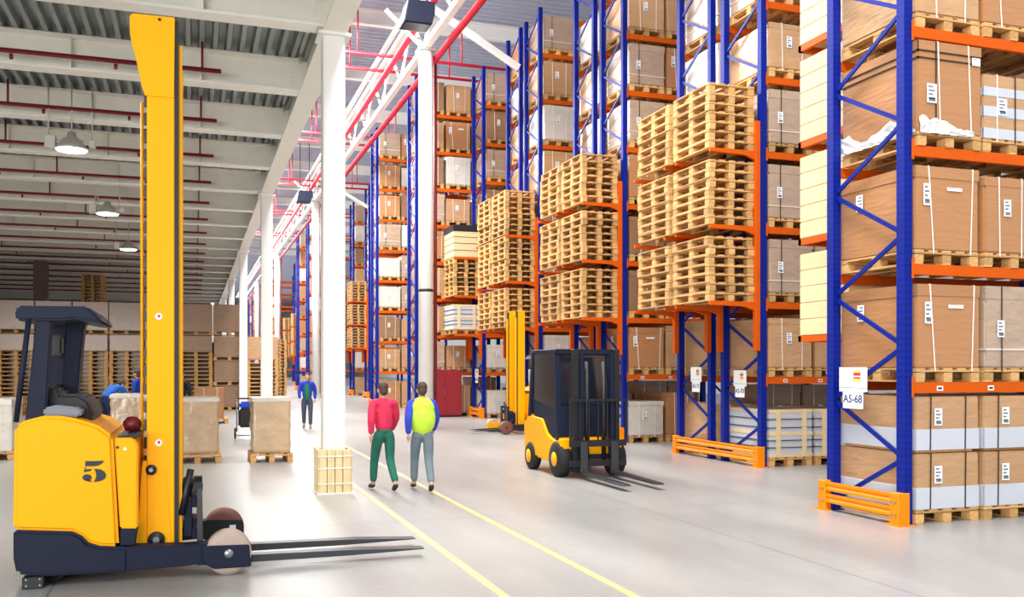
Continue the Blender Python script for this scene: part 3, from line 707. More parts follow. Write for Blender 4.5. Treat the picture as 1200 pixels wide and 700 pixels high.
ROWS = [(14.22, 'second rack row', 6), (19.88, 'third rack row', 7), (25.54, 'fourth rack row', 8), (31.2, 'fifth rack row', 8)]
for ri, (Y, rn, nl) in enumerate(ROWS):
    fk = {(-1, 0): 'crates', (-1, 1): 'crates'} if ri in (0, 2) else {(-1, 0): 'white', (-1, 1): 'plain'}
    rack(XR, Y, 'blue and orange pallet rack, front half of the ' + rn, 8, 1, 2 if ri < 2 else 1)
    fill(XR, Y, (0, 1, 2) if ri < 1 else (0, 1), range(-1, nl), rn + ' front half', fk, True, False)
    if ri < 3:
        rack(XR, Y + 1.72, 'blue and orange pallet rack, rear half of the ' + rn, 8, 1, 1)
        fill(XR, Y + 1.72, (0, 1), range(-1, nl), rn + ' rear half', {(v, 1): 'dark' for v in range(-1, 8)}, True, False)  # inner columns in dark board, the shade between racks put into their colour
        fill(XR, Y + 1.72, (2,), (-1, 0), rn + ' rear half', {(-1, 2): 'dark', (0, 2): 'dark'}, True, False)
        guard(XR, Y + 0.05, Y + 3.02, 'orange steel guard at the foot of the ' + rn)
        cantilever(XR - 0.005, Y + 0.06, Y + 3.01, 'orange end brackets carrying pallets on the ' + rn)
        for li, lv in enumerate((1, 2, 3)):
            nn = [7, 7, 7] if ri < 2 else [7, 8, 8]
            for hi, yy in enumerate((Y + 0.72, Y + 2.18)):
                w_ = ['lowest', 'middle', 'top'][li] + ' ' + ['front', 'rear'][hi] + ' end stack, ' + rn
                pallet_stack(XR - 0.11 - PW / 2, yy, LEV[lv] + 0.0, nn[li], w_, ri == 0 and True)
        codes = [('A5-70', 'A5-71'), ('A5-73', 'A5-74'), ('A5-76', 'A5-77')][ri]
        sign(XR - 0.012, Y + 0.66, 1.6, codes[0], 'white sign on the front frame of the ' + rn, 0.42)
        sign(XR - 0.012, Y + 2.25, 1.66, codes[1], 'white sign on the rear frame of the ' + rn, 0.42)
# row 5: short front half, long rear half with a red cabinet beside it
Y = 31.2
guard(XR, Y + 0.05, Y + 1.3, 'orange steel guard at the foot of the fifth rack row')
cantilever(XR - 0.005, Y + 0.06, Y + 1.45, 'orange end brackets carrying loads on the fifth rack row')
sign(XR - 0.012, Y + 0.66, 1.6, 'A5-79', 'white sign on the frame of the fifth rack row', 0.42)
load('crates', (XR - 0.57, Y + 0.72, LEV[1] + PH), 'white strapped boxes on the lowest end bracket, fifth rack row', 'loads in the racks', h=0.86)
pallet((XR - 0.57, Y + 0.72, LEV[1]), 0, 'pallet under white boxes on the end bracket, fifth rack row', 'pallets under loads')
pallet_stack(XR - 0.57, Y + 0.72, LEV[2], 8, 'middle end stack, fifth rack row')
load('darktop', (XR - 0.57, Y + 0.72, LEV[3]), 'pale crate with black cover on top end bracket, fifth rack row', 'loads in the racks', h=1.12)
LONG = [(33.0, 'fifth row rear half', (0, 1, 2)), (40.7, 'sixth row behind near pole', (0, 1)), (66.7, 'rack beside second pole', (0, 1)), (73.4, 'rack left of second pole', (0, 1)),
        (102.0, 'rack right of third pole', (0,)), (109.0, 'rack left of third pole', (0,)), (134.0, 'last rack but one', (0,)), (142.0, 'very last rack', (0,))]
for Y, rn, cols in LONG:
    rack(XL, Y, 'blue and orange pallet rack, ' + rn, 8, 1 if Y > 34 else 1, 1)
    fill(XL, Y, cols, range(-1, 8), rn, None, Y < 60, False)
    if Y < 80: guard(XL, Y + 0.05, Y + 1.3, 'orange guard at the foot of the ' + rn)
for ri, (Y, rn) in enumerate(((53.84, 'seventh rack row'), (59.5, 'eighth rack row'), (87.8, 'ninth rack row'), (96.0, 'tenth rack row'))):
    rack(XR, Y, 'blue and orange pallet rack, ' + rn, 8, 1, 1)
    fill(XR, Y, (0,), range(-1, 8), rn, None, False, False)
    cantilever(XR - 0.005, Y + 0.06, Y + 1.45, 'orange end brackets of the ' + rn)
    guard(XR, Y + 0.05, Y + 1.3, 'orange guard at the foot of the ' + rn)
    for li in (0, 1, 2): pallet_stack(XR - 0.57, Y + 0.72, LEV[li + 1], 7, ['lowest', 'middle', 'top'][li] + ' end stack, ' + rn)
# dark red cabinet beside the first pole
p = atZ(527, 489)
t = thing('cabinet', 'dark red steel cabinet beside the nearest round white pole', 'cabinet', (p.x, p.y, 0))
MB().box(-0.75, 0.45, 0, 0.5, 0.06, 1.72).build('body', M['cabinet'], t, 0.01, 1)
MB().box(-0.70, -0.16, -0.012, 0, 0.12, 1.66).build('door', M['cabinet'], t, 0.004, 1)
MB().box(-0.14, 0.40, -0.012, 0, 0.12, 1.66).build('door', M['cabinet'], t, 0.004, 1)
MB().box(-0.19, -0.17, -0.03, -0.012, 0.8, 1.0).build('handle', M['steel'], t)
MB().box(-0.72, 0.42, 0.03, 0.47, 0, 0.06).build('plinth', M['black'], t)

# ------------------------------------------------------------------ goods standing under the mezzanine
def floor_load(px0, px1, py, kind, label, plab, h, parts=True, z0=0.0, over=0.0):
    a = atZ(px0, py); b = atZ(px1, py); w = b.x - a.x; s = w / PW
    pallet(((a.x + b.x) / 2, a.y + PL * 0.5 * s, 0), 0, plab, 'pallets on the floor', parts, (s, s, 1))
    load(kind, ((a.x + b.x) / 2 - over, a.y + PL * 0.5 * s, PH), label, 'wrapped loads on the floor', h=h, w=round(w * 0.9, 2), d=round(PL * s * 0.94, 2))
floor_load(294, 345, 543, 'filmed', 'film-wrapped tan load standing before the second white column', 'pine pallet under the wrapped load before the second column', 1.05)
floor_load(203, 260, 544, 'filmed', 'film-wrapped tan load standing right behind the yellow mast', 'pine pallet under the wrapped load behind the yellow mast', 1.05)
p = atZ(147, 540); 
floor_load(126, 176, 540, 'filmed', 'film-wrapped load between truck seat and yellow mast', 'pine pallet under the wrapped load behind the truck', 1.1)
floor_load(-46, 13, 541, 'white', 'white film-wrapped load cut by the left edge of the picture', 'pine pallet at the left edge of the picture', 1.02)
# tan carton on a low pile behind, and small piles
p = atZ(250, 497)
pallet((p.x, p.y + 0.7, 0), 0, 'pine pallet under the tall tan carton', 'pallets on the floor')
load('plain', (p.x - 0.1, p.y + 0.7, PH), 'tall tan carton behind the wrapped load by the mast', 'wrapped loads on the floor', h=0.98, w=0.86, d=0.9)
for k, (px, py, n) in enumerate(((225, 492, 4), (8, 489, 4), (112, 486, 3))):
    p = atZ(px, py); pallet_stack(p.x, p.y + 0.7, 0, n, ['low pile behind the wrapped load', 'low pile at the left edge', 'low pile beside the bending worker'][k])
# the long front of stacked pallets and cartons at the back
YB = 41.0
wx0 = atY(-12, 480, YB).x - 0.35; pitch = 1.34
ncol = 9
R90 = math.pi / 2
for c in range(ncol):
    x = wx0 + pitch * c
    nm = ORD[c] + ' back stack from the left'
    if c in (7,):
        for j in range(3):
            pallet((x, YB, j * 1.05), R90, 'pallet ' + ['at the foot', 'at mid height', 'high up'][j] + ', ' + nm, 'pallets in the back stacks')
            load('dark', (x, YB, j * 1.05 + PH), DESC['dark'] + ' ' + ['at the foot', 'at mid height', 'high up'][j] + ', ' + nm, 'cartons in the back stacks', w=1.26, d=0.95, h=0.86, parts=False)
        z = 3.17
    else:
        n = 15 if c < 7 else 13
        pallet_stack(x, YB, 0, n, nm, False, R90); z = n * PH + 0.01
        load('dark' if c < 7 else 'wrapped', (x, YB, z), DESC['dark' if c < 7 else 'wrapped'] + ' on pallets, ' + nm, 'cartons in the back stacks', w=1.26, d=0.95, h=0.64 if c < 7 else 0.95, parts=False)
        z += 0.65 if c < 7 else 0.96
    if c < 8:
        z = max(z, 3.16)
        pallet((x, YB, z), R90, 'pallet under the top carton, ' + nm, 'pallets in the back stacks')
        load('dark', (x, YB, z + PH), DESC['dark'] + ' on top of the ' + nm, 'cartons in the back stacks', w=1.3, d=0.95, h=1.12, parts=False)
for c in range(ncol):                   # added dark blocks close behind, stopping light leaking through the gaps
    load('dark', (wx0 + pitch * c, YB + 1.3, 0.0), 'added dark block stopping light behind the ' + ORD[c] + ' back stack from the left', 'cartons in the back stacks', w=1.33, d=1.2, h=2.9 if c < 8 else 2.0, parts=False)
# stacks a little farther, right of the front, and the brown column with a pallet pile high behind
for k in range(2):
    pallet_stack(wx0 + pitch * 8.7, 45.5 + 3 * k, 0, 19, ['nearer', 'farther'][k] + ' tall stack by the white columns')
q = atY(48, 330, 46)
tag(MB().box(q.x - 0.28, q.x + 0.28, 45.8, 46.3, 0, 6.58).build('column', M['brown']), kind='structure')
q = atY(110, 350, 47)
pallet_stack(q.x, 47, 4.62, 9, 'high pile on top of the back stacks')
load('dark', (q.x, 47, 0.0), 'dark carton block under the high pallet pile at the back', 'cartons in the back stacks', h=4.6, w=1.4, d=1.3, parts=False)

# ------------------------------------------------------------------ reach truck (x forward to the forks, y across, near side 0)
TX, TY = -1.42, 8.33
def reach_truck(loc, rz, label, mast_top, number=True, sc=1.0, reach=0.0):
    leg = M['navy'] if number else M['yellow']
    t = thing('reach_truck', label, 'forklift', loc, rz, 'yellow reach trucks'); t.scale = (sc, sc, sc)
    WD = 1.46
    def L(x, y, d=0.0):
        q = atY(x, y, TY + d); return (q.x - TX, q.z)
    def poly(pts, d=0.0): return [L(a, b, d) for a, b in pts]
    # navy chassis with the step in its top edge
    ch = MB().prism_y(poly([(15, 622), (84, 624), (95, 629), (103, 637), (116, 641), (150, 642), (150, 671), (54, 676), (19, 674), (15, 655)]), 0.0, WD).build('chassis', M['navy'], t, 0.025, 2)
    for k, (y0, y1) in enumerate(((0.02, 0.2), (WD - 0.2, WD - 0.02))):
        lg = MB().prism_y(poly([(140, 642), (222, 640), (250, 637), (294, 637), (295, 665), (250, 666), (236, 662), (212, 665), (140, 671)]), y0, y1).build('support_leg', leg if k == 0 else M['black'], t, 0.012, 2)  # far leg black: the shadow on it is put into its colour
    cx, cz = L(268, 650.5); wr = 0.192; cz = 0.194
    for k, y in enumerate((0.0, WD - 0.17)):
        wm = MB().lathe([(0.03, -0.002), (wr - 0.05, -0.002), (wr - 0.04, 0.0), (wr, 0.012), (wr, 0.158), (wr - 0.04, 0.17), (0.03, 0.172)], (cx, y, cz), 32, 'y').build('load_wheel', M['tyre'] if k == 0 else M['tyre2'], t)
        if k == 0: ar = MB().prism_y(poly([(236, 640), (292, 638), (294, 664), (250, 667), (238, 660)]), -0.022, 0.0).build('wheel_cover', M['navy'], t, 0.01, 1)
        MB().lathe([(0.0, -0.012), (0.035, -0.012), (0.04, 0.0)], (cx, -0.022 if k == 0 else y, cz), 16, 'y').build('axle_cap', M['steel'], wm)
    # rear drive wheel and its black corner bracket
    MB().cyl((0.28, 0.2, 0.13), (0.28, 0.34, 0.13), 0.13, 20).build('drive_wheel', M['rubber'], t)
    MB().cyl((0.28, WD - 0.34, 0.13), (0.28, WD - 0.2, 0.13), 0.13, 20).build('drive_wheel', M['rubber'], t)
    b = MB().box(0.1, 0.26, 0.0, 0.1, 0.0, 0.1).build('corner_bracket', M['black'], t, 0.008, 1)
    for dx, dz in ((0.13, 0.03), (0.13, 0.08), (0.23, 0.03), (0.23, 0.08)): MB().cyl((dx, -0.008, dz), (dx, 0.0, dz), 0.008, 8).build('bolt', M['steel'], b)
    # yellow body
    bp = poly([(14, 622), (16, 500), (30, 493), (50, 488), (70, 488), (88, 491), (114, 499), (132, 512), (139, 642), (116, 641), (103, 637), (95, 629), (84, 624)])
    body = MB().prism_y(bp, 0.015, WD - 0.015).build('body', M['yellow'], t, 0.03, 3)
    fb = MB().prism_y(poly([(133, 514), (156, 514), (161, 522), (161, 621), (140, 621)]), 0.05, WD - 0.05).build('front_box', M['yellow'], t, 0.012, 2)
    MB().prism_y(poly([(140, 621), (161, 621), (157, 641), (140, 641)]), 0.05, WD - 0.05).build('front_foot', M['navy'], t, 0.006, 1)
    q = L(137, 525); MB().cyl((q[0], 0.04, q[1]), (q[0], 0.05, q[1]), 0.012, 10).build('plug', M['black'], fb)
    q = L(146, 527); MB().cyl((q[0], 0.045, q[1]), (q[0], 0.05, q[1]), 0.014, 10).build('sticker', M['label'], fb)
    MB().prism_y(poly([(134, 514), (163, 508), (165, 512), (150, 517), (136, 518)]), 0.08, WD - 0.1).build('console', M['black'], t, 0.006, 1)
    if number:
        def g(x, y): return L(60 + x / 8.745, 520 + y / 8.745)
        el = [(365 + 47 * math.cos(a), 350 + 33 * math.sin(a)) for a in [2 * math.pi * i / 20 for i in range(20)]]
        shapes = [[(350, 180), (440, 182), (542, 177), (520, 203), (480, 226), (430, 234), (345, 234)],
                  [(352, 244), (348, 268), (410, 262), (406, 281), (332, 296), (345, 244)],
                  [(438, 260), (475, 262), (515, 272), (545, 292), (561, 325), (550, 357), (525, 376), (490, 388), (432, 396), (450, 368), (461, 332), (455, 292)],
                  el, [(330, 372), (360, 384), (412, 397), (408, 384), (380, 372)]]
        for s_ in shapes: MB().prism_y([g(*v) for v in s_], 0.006, 0.013).build('number_stroke', M['ink'], body)
    # operator place
    MB().prism_y(poly([(54, 492), (54, 461), (60, 452), (69, 451), (72, 462), (92, 462), (104, 469), (110, 484), (108, 497), (70, 492)], 0.3), 0.3, 1.1).build('seat', M['seatm'], t, 0.03, 3)
    MB().prism_y(poly([(50, 487), (52, 478), (66, 475), (94, 478), (98, 484), (92, 489), (70, 488)], 0.1), 0.08, 0.3).build('armrest', M['greyp'], t, 0.015, 2)
    q = L(155, 498, 0.5); MB().lathe([(0.0, 0.075), (0.04, 0.07), (0.075, 0.03), (0.08, 0.0), (0.06, -0.05), (0.0, -0.06)], (q[0], 0.5, q[1]), 16).build('steering_knob', M['dred'], t)
    MB().cyl((q[0], 0.5, q[1] - 0.2), (q[0], 0.5, q[1] - 0.04), 0.03, 10).build('steering_column', M['black'], t)
    # overhead guard
    MB().prism_y(poly([(15, 375), (14, 362), (17, 357), (100, 358), (112, 368), (119, 378), (100, 376), (84, 373), (70, 375)]), 0.12, WD - 0.12).build('guard_roof', M['navy'], t, 0.02, 2)
    for k in range(2):
        o_ = 0.16 if k == 0 else WD - 0.3
        MB().prism_y(poly([(38, 374), (57, 374), (50, 497), (25, 499)]), o_, o_ + 0.12).build('rear_pillar', M['navy'], t, 0.012, 2)
    MB().prism_y(poly([(74, 376), (100, 374), (97, 388), (90, 464), (70, 464), (77, 390)], 0.6), 0.65, 0.85).build('front_pillar', M['navy'], t, 0.012, 2)
    a = L(33, 374, 0.1); b_ = L(18, 495, 0.1); MB().cyl((a[0], 0.13, a[1]), (b_[0], 0.13, b_[1]), 0.022, 8).build('guard_rod', M['navy'], t)
    q = L(63, 405, 0.9); MB().box(q[0] - 0.07, q[0] + 0.07, 0.9, 1.0, q[1] - 0.09, q[1] + 0.09).build('headrest', M['black'], t, 0.02, 2)
    # mast
    m0 = L(172, 600, 0.26)[0]; m1 = L(204.5, 600, 0.26)[0]; zb = 0.26
    for k, (y0, y1) in enumerate(((0.26, 0.36), (WD - 0.42, WD - 0.32))):
        ch_ = MB().box(m0, m1, y0, y1, zb, mast_top).build('mast_channel', M['yellow'], t, 0.008, 1)
        MB().box(m1, m1 + 0.035, y0 + 0.004, y1, zb, mast_top - 0.02).build('guide_strip', M['black'], ch_)
        MB().box(m1 + 0.035, m1 + 0.062, y0 + 0.03, y1, zb, mast_top - 0.22).build('inner_channel', M['yellow'], ch_)
        if k == 0:
            lo = [(158, 641), (163, 600), (165, 560), (167, 541), (172, 541), (172, 641)]
            MB().prism_y(poly(lo, 0.24), y0 - 0.02, y1).build('mast_foot', M['yellow'], ch_, 0.006, 1)
            MB().prism_y(poly([(192, 549), (194, 549), (201, 641), (198, 641)], 0.24), y0 - 0.006, y0 + 0.01).build('foot_rib', M['yellow'], ch_)
            for (bx, by, br) in ((177, 551, 0.045), (183, 633, 0.07)):
                q = L(bx, by, 0.24)
                MB().lathe([(0, -0.012), (br * 0.45, -0.012), (br * 0.5, -0.006), (br * 0.95, -0.008), (br, 0.0), (br, 0.03)], (q[0], y0 - 0.02, q[1]), 20, 'y').build('roller', M['black'], ch_)
                MB().cyl((q[0], y0 - 0.036, q[1]), (q[0], y0 - 0.02, q[1]), br * 0.4, 12).build('roller_pin', M['steel'], ch_)
            for by in (371, 519):
                if L(186, by, 0.26)[1] < mast_top:
                    q = L(186, by, 0.26)
                    MB().cyl((q[0], y0 - 0.004, q[1]), (q[0], y0, q[1]), 0.03, 14).build('sticker', M['label'], ch_)
                    MB().box(q[0] - 0.008, q[0] + 0.012, y0 - 0.006, y0 - 0.004, q[1] - 0.01, q[1] + 0.015).build('sticker_print', M['ink_red'], ch_)
    # rear lift rod with chain, left of the channel
    r0 = L(164.5, 300, 0.5)[0]; r1 = L(168.5, 300, 0.5)[0]
    MB().cyl(((r0 + r1) / 2, 0.5, 0.5), ((r0 + r1) / 2, 0.5, mast_top - 0.7), (r1 - r0) / 2, 10).build('lift_cylinder', M['yellow'], t)
    ck = MB()
    for i in range(int((mast_top - 1.0) / 0.16)): ck.box(r1 + 0.004, r1 + 0.03, 0.44, 0.5, 0.6 + i * 0.16, 0.6 + i * 0.16 + 0.1)
    tag(ck.build('lift_chain', M['fork'], t), kind='stuff')
    # flared plate at the top of the mast
    px = lambda x: L(x, 300, 0.26)[0]; T = mast_top
    MB().prism_y([(px(152), T - 0.03), (px(155), T + 0.0), (px(204), T + 0.005), (px(205), T - 0.02), (px(204), T - 0.7), (px(170), T - 0.7), (px(166), T - 0.62), (px(163), T - 0.5), (px(159), T - 0.38), (px(155), T - 0.28), (px(152.5), T - 0.18)], 0.245, 0.262).build('mast_head_plate', M['yellow'], t, 0.004, 1)
    MB().cyl((px(187), 0.238, T - 0.03), (px(187), 0.246, T - 0.03), 0.014, 10).build('head_bolt', M['ink'], t)
    for z in (mast_top - 0.12, mast_top * 0.6, 0.6): MB().box(m0, m0 + 0.06, 0.36, WD - 0.42, z, z + 0.12).build('cross_member', M['yellow'], t)
    # lift carriage, load backrest stub and forks
    c0 = m1 + 0.075
    MB().box(c0, c0 + 0.07, 0.32, 1.14, 0.3, 0.62).box(c0 + 0.07, c0 + 0.11, 0.3, 1.16, 0.28, 0.38).box(c0 + 0.07, c0 + 0.11, 0.3, 1.16, 0.56, 0.66).build('carriage', M['navy'], t, 0.005, 1)
    MB().cyl((c0 - 0.02, 0.3, 0.5), (c0 + 0.06, 0.3, 0.9), 0.03, 8).cyl((c0 + 0.02, 0.34, 0.66), (c0 + 0.05, 0.34, 0.82), 0.05, 8).build('hose_bracket', M['black'], t)
    for k, y in enumerate((0.27, 0.79)):
        x0 = c0 + 0.11; tip = L(495 if k == 0 else 484, 640, 0.3 if k == 0 else 0.85)[0] - reach
        f_ = MB().prism_y([(x0, 0.74), (x0 + 0.045, 0.74), (x0 + 0.055, 0.13), (tip - 0.6, 0.115), (tip, 0.085), (tip, 0.075), (tip - 0.7, 0.06), (x0, 0.06)], y - 0.06, y + 0.06).build('fork', M['fork'], t, 0.004, 1)
        MB().box(x0 - 0.03, x0 + 0.05, y - 0.05, y + 0.05, 0.72, 0.78).build('fork_hook', M['black'], f_)
    MB().box(cx + 0.05, cx + 0.11, WD - 0.206, WD - 0.2, 0.17, 0.23).build('leg_sticker', M['label'], t)
    return t
reach_truck((TX, TY, 0), 0, 'yellow and navy reach truck numbered 5 in the left foreground', 4.86)
p = atZ(588, 511)
reach_truck((9.5, 24.75, 0), math.pi, 'parked yellow reach truck between the third and fourth rack rows', 3.62, False, 0.93, 1.0)

# ------------------------------------------------------------------ counterbalance truck driving out of the corridor (forks point at the camera)
def lift_truck(loc, rz):
    t = thing('lift_truck', 'yellow truck with dark cab driving beside the second rack row', 'forklift', loc, rz)
    # local: x forward (forks), y across -0.6..0.6
    MB().prism_y([(-1.1, 0.25), (-0.15, 0.22), (0.25, 0.2), (0.55, 0.2), (0.7, 0.32), (0.7, 0.66), (0.34, 0.62), (0.08, 0.68), (-0.2, 0.95), (-0.85, 0.98), (-1.12, 0.85)], -0.56, 0.56).build('body', M['yellow'], t, 0.04, 3)
    MB().prism_y([(-1.15, 0.3), (-0.8, 0.28), (-0.8, 0.75), (-1.05, 0.8), (-1.15, 0.65)], -0.53, 0.53).build('counterweight', M['yellow'], t, 0.05, 3)
    for x, r, w in ((0.48, 0.29, 0.22), (-0.75, 0.24, 0.18)):
        for s in (-1, 1):
            y0 = s * 0.6; y1 = s * (0.6 - w)
            wm = MB().lathe([(0.1, 0), (r - 0.05, 0.0), (r, 0.03), (r, w - 0.03), (r - 0.05, w), (0.1, w)], (x, min(y0, y1), r), 24, 'y').build('wheel', M['rubber'], t)
            MB().lathe([(0.0, 0), (0.12, 0), (0.13, w)], (x, min(y0, y1) - (0.005 if s < 0 else 0), r), 16, 'y').build('hub', M['yellow'], wm)
    MB().prism_y([(-0.75, 0.95), (-0.3, 0.92), (-0.28, 1.04), (-0.6, 1.06), (-0.7, 1.55), (-0.82, 1.55)], -0.26, 0.26).build('seat', M['seatm'], t, 0.03, 2)
    MB().prism_y([(0.15, 0.5), (0.5, 0.55), (0.42, 1.15), (0.25, 1.18)], -0.5, 0.5).build('dashboard', M['navy'], t, 0.02, 2)
    MB().cyl((0.2, 0, 1.1), (0.02, 0, 1.25), 0.025, 8).build('steering_column', M['black'], t)
    st = MB()
    for i in range(16):
        a, b = 2 * math.pi * i / 16, 2 * math.pi * (i + 1) / 16
        st.cyl((0.02 + 0.08 * math.cos(a), 0.16 * math.sin(a), 1.25 + 0.12 * math.cos(a)), (0.02 + 0.08 * math.cos(b), 0.16 * math.sin(b), 1.25 + 0.12 * math.cos(b)), 0.014, 6)
    st.build('steering_wheel', M['black'], t)
    for s in (-1, 1):
        MB().bar((0.45, s * 0.5, 0.6), (0.25, s * 0.47, 2.05), 0.09, 0.09).build('front_pillar', M['navy'], t)
        MB().bar((-0.85, s * 0.5, 0.9), (-0.75, s * 0.47, 2.05), 0.09, 0.12).build('rear_pillar', M['navy'], t)
        MB().box(-0.82, 0.32, s * 0.47 - 0.04, s * 0.47 + 0.04, 2.03, 2.11).build('roof_rail', M['navy'], t, 0.01, 1)
        MB().prism_y([(-0.7, 0.98), (0.3, 0.6), (0.38, 1.1), (-0.72, 1.25)], s * 0.51 - 0.012, s * 0.51 + 0.012).build('side_panel', M['navy'], t)
    MB().prism_y([(-0.74, 1.25), (0.36, 1.1), (0.25, 2.03), (-0.74, 2.03)], -0.515, -0.505).build('side_window', M['tint'], t)
    MB().prism_y([(-0.74, 1.25), (0.36, 1.1), (0.25, 2.03), (-0.74, 2.03)], 0.505, 0.515).build('side_window', M['tint'], t)
    MB()._add([(0.46, -0.46, 0.6), (0.46, 0.46, 0.6), (0.27, 0.44, 2.03), (0.27, -0.44, 2.03), (0.45, -0.46, 0.6), (0.45, 0.46, 0.6), (0.26, 0.44, 2.03), (0.26, -0.44, 2.03)], [(0, 1, 2, 3), (4, 7, 6, 5), (0, 4, 5, 1), (1, 5, 6, 2), (2, 6, 7, 3), (3, 7, 4, 0)]).build('front_window', M['tint'], t)
    for i in range(7): MB().box(-0.76 + i * 0.155, -0.72 + i * 0.155, -0.44, 0.44, 2.05, 2.09).build('roof_bar', M['navy'], t)
    MB().box(-0.84, -0.78, -0.47, 0.47, 2.03, 2.11).build('roof_end', M['navy'], t); MB().box(0.28, 0.34, -0.47, 0.47, 2.03, 2.11).build('roof_end', M['navy'], t)
    for s in (-1, 1):
        MB().box(0.74, 0.86, s * 0.36 - 0.05, s * 0.36 + 0.05, 0.1, 2.1).build('mast_channel', M['black'], t, 0.006, 1)
        MB().box(0.78, 0.88, s * 0.27 - 0.03, s * 0.27 + 0.03, 0.15, 2.04).build('inner_channel', M['navy'], t, 0.004, 1)
        MB().cyl((0.8, s * 0.15, 0.2), (0.8, s * 0.15, 1.9), 0.035, 10).build('lift_cylinder', M['black'], t)
    for z in (0.3, 1.2, 2.02): MB().box(0.73, 0.79, -0.36, 0.36, z, z + 0.08).build('cross_member', M['navy'], t)
    MB().box(0.88, 0.93, -0.5, 0.5, 0.2, 0.3).box(0.88, 0.93, -0.5, 0.5, 0.52, 0.62).build('carriage', M['black'], t)
    for i in range(7): MB().box(0.89, 0.92, -0.5 + i * 0.163, -0.478 + i * 0.163, 0.62, 1.25).build('backrest_bar', M['black'], t)
    MB().box(0.885, 0.925, -0.5, 0.5, 1.25, 1.29).build('backrest_top', M['black'], t)
    for s in (-1, 1): MB().prism_y([(0.93, 0.6), (0.98, 0.6), (0.99, 0.13), (2.5, 0.1), (2.55, 0.08), (2.4, 0.07), (0.93, 0.08)], s * 0.27 - 0.06, s * 0.27 + 0.06).build('fork', M['fork'], t, 0.004, 1)
    return t
lift_truck((6.2, 14.6, 0), -math.pi / 2)

# ------------------------------------------------------------------ hand cart by the second column
p = atZ(288, 516)
t = thing('hand_cart', 'steel hand cart with dark bag beside the wrapped load', 'cart', (p.x, p.y + 0.3, 0))
for s in (-0.2, 0.2): MB().tube([(s, 0, 0.2), (s, 0.02, 0.95), (s, 0.1, 1.02)], 0.017).build('frame_tube', M['steel'], t)
MB().cyl((-0.2, 0.1, 1.02), (0.2, 0.1, 1.02), 0.02, 8).build('handle', M['black'], t)
MB().box(-0.17, 0.17, -0.16, -0.02, 0.3, 0.78).build('bag', M['black'], t, 0.05, 3)
MB().box(-0.15, 0.15, -0.15, -0.02, 0.76, 0.95).build('blue_bundle', cloth('blue_bundle_cloth', (34, 70, 190)), t, 0.05, 3)
MB().box(-0.22, 0.22, -0.3, 0.02, 0.1, 0.13).build('toe_plate', M['steel'], t)
for s in (-0.26, 0.22): MB().lathe([(0.02, 0), (0.13, 0), (0.15, 0.02), (0.13, 0.04), (0.02, 0.04)], (s, 0.06, 0.15), 20, 'x').build('wheel', M['rubber'], t)

# ------------------------------------------------------------------ people
def skin_mesh(pts, edges, root=0, sub=1):
    me = bpy.data.meshes.new('s'); me.from_pydata([p[0] for p in pts], edges, [])
    o = bpy.data.objects.new('s', me); TMP.collection.objects.link(o)
    md_ = o.modifiers.new('k', 'SKIN'); md_.use_smooth_shade = True
    for i, p in enumerate(pts):
        sv = me.skin_vertices[0].data[i]; r = p[1]; sv.radius = r if isinstance(r, tuple) else (r, r); sv.use_root = (i == root)
    if sub: s_ = o.modifiers.new('u', 'SUBSURF'); s_.levels = sub; s_.render_levels = sub
    r = bake(o)
    bpy.data.objects.remove(o); bpy.data.meshes.remove(me)
    return r
def remesh(meshes, vox, m):
    bm = bmesh.new()
    for me in meshes: bm.from_mesh(me)
    me = bpy.data.meshes.new('r'); bm.to_mesh(me); bm.free()
    o = bpy.data.objects.new('r', me); TMP.collection.objects.link(o)
    k = o.modifiers.new('r', 'REMESH'); k.mode = 'VOXEL'; k.voxel_size = vox; k.use_smooth_shade = True
    s_ = o.modifiers.new('s', 'SMOOTH'); s_.factor = 0.5; s_.iterations = 2
    r = bake(o)
    bpy.data.objects.remove(o)
    r.materials.clear(); r.materials.append(m)
    for p in r.polygons: p.use_smooth = True
    return r
def ball(c, r, n=14):
    bm = bmesh.new(); bmesh.ops.create_uvsphere(bm, u_segments=n, v_segments=n // 2 + 2, radius=1.0)
    bmesh.ops.scale(bm, verts=bm.verts, vec=r); bmesh.ops.translate(bm, verts=bm.verts, vec=c)
    me = bpy.data.meshes.new('b'); bm.to_mesh(me); bm.free(); return me
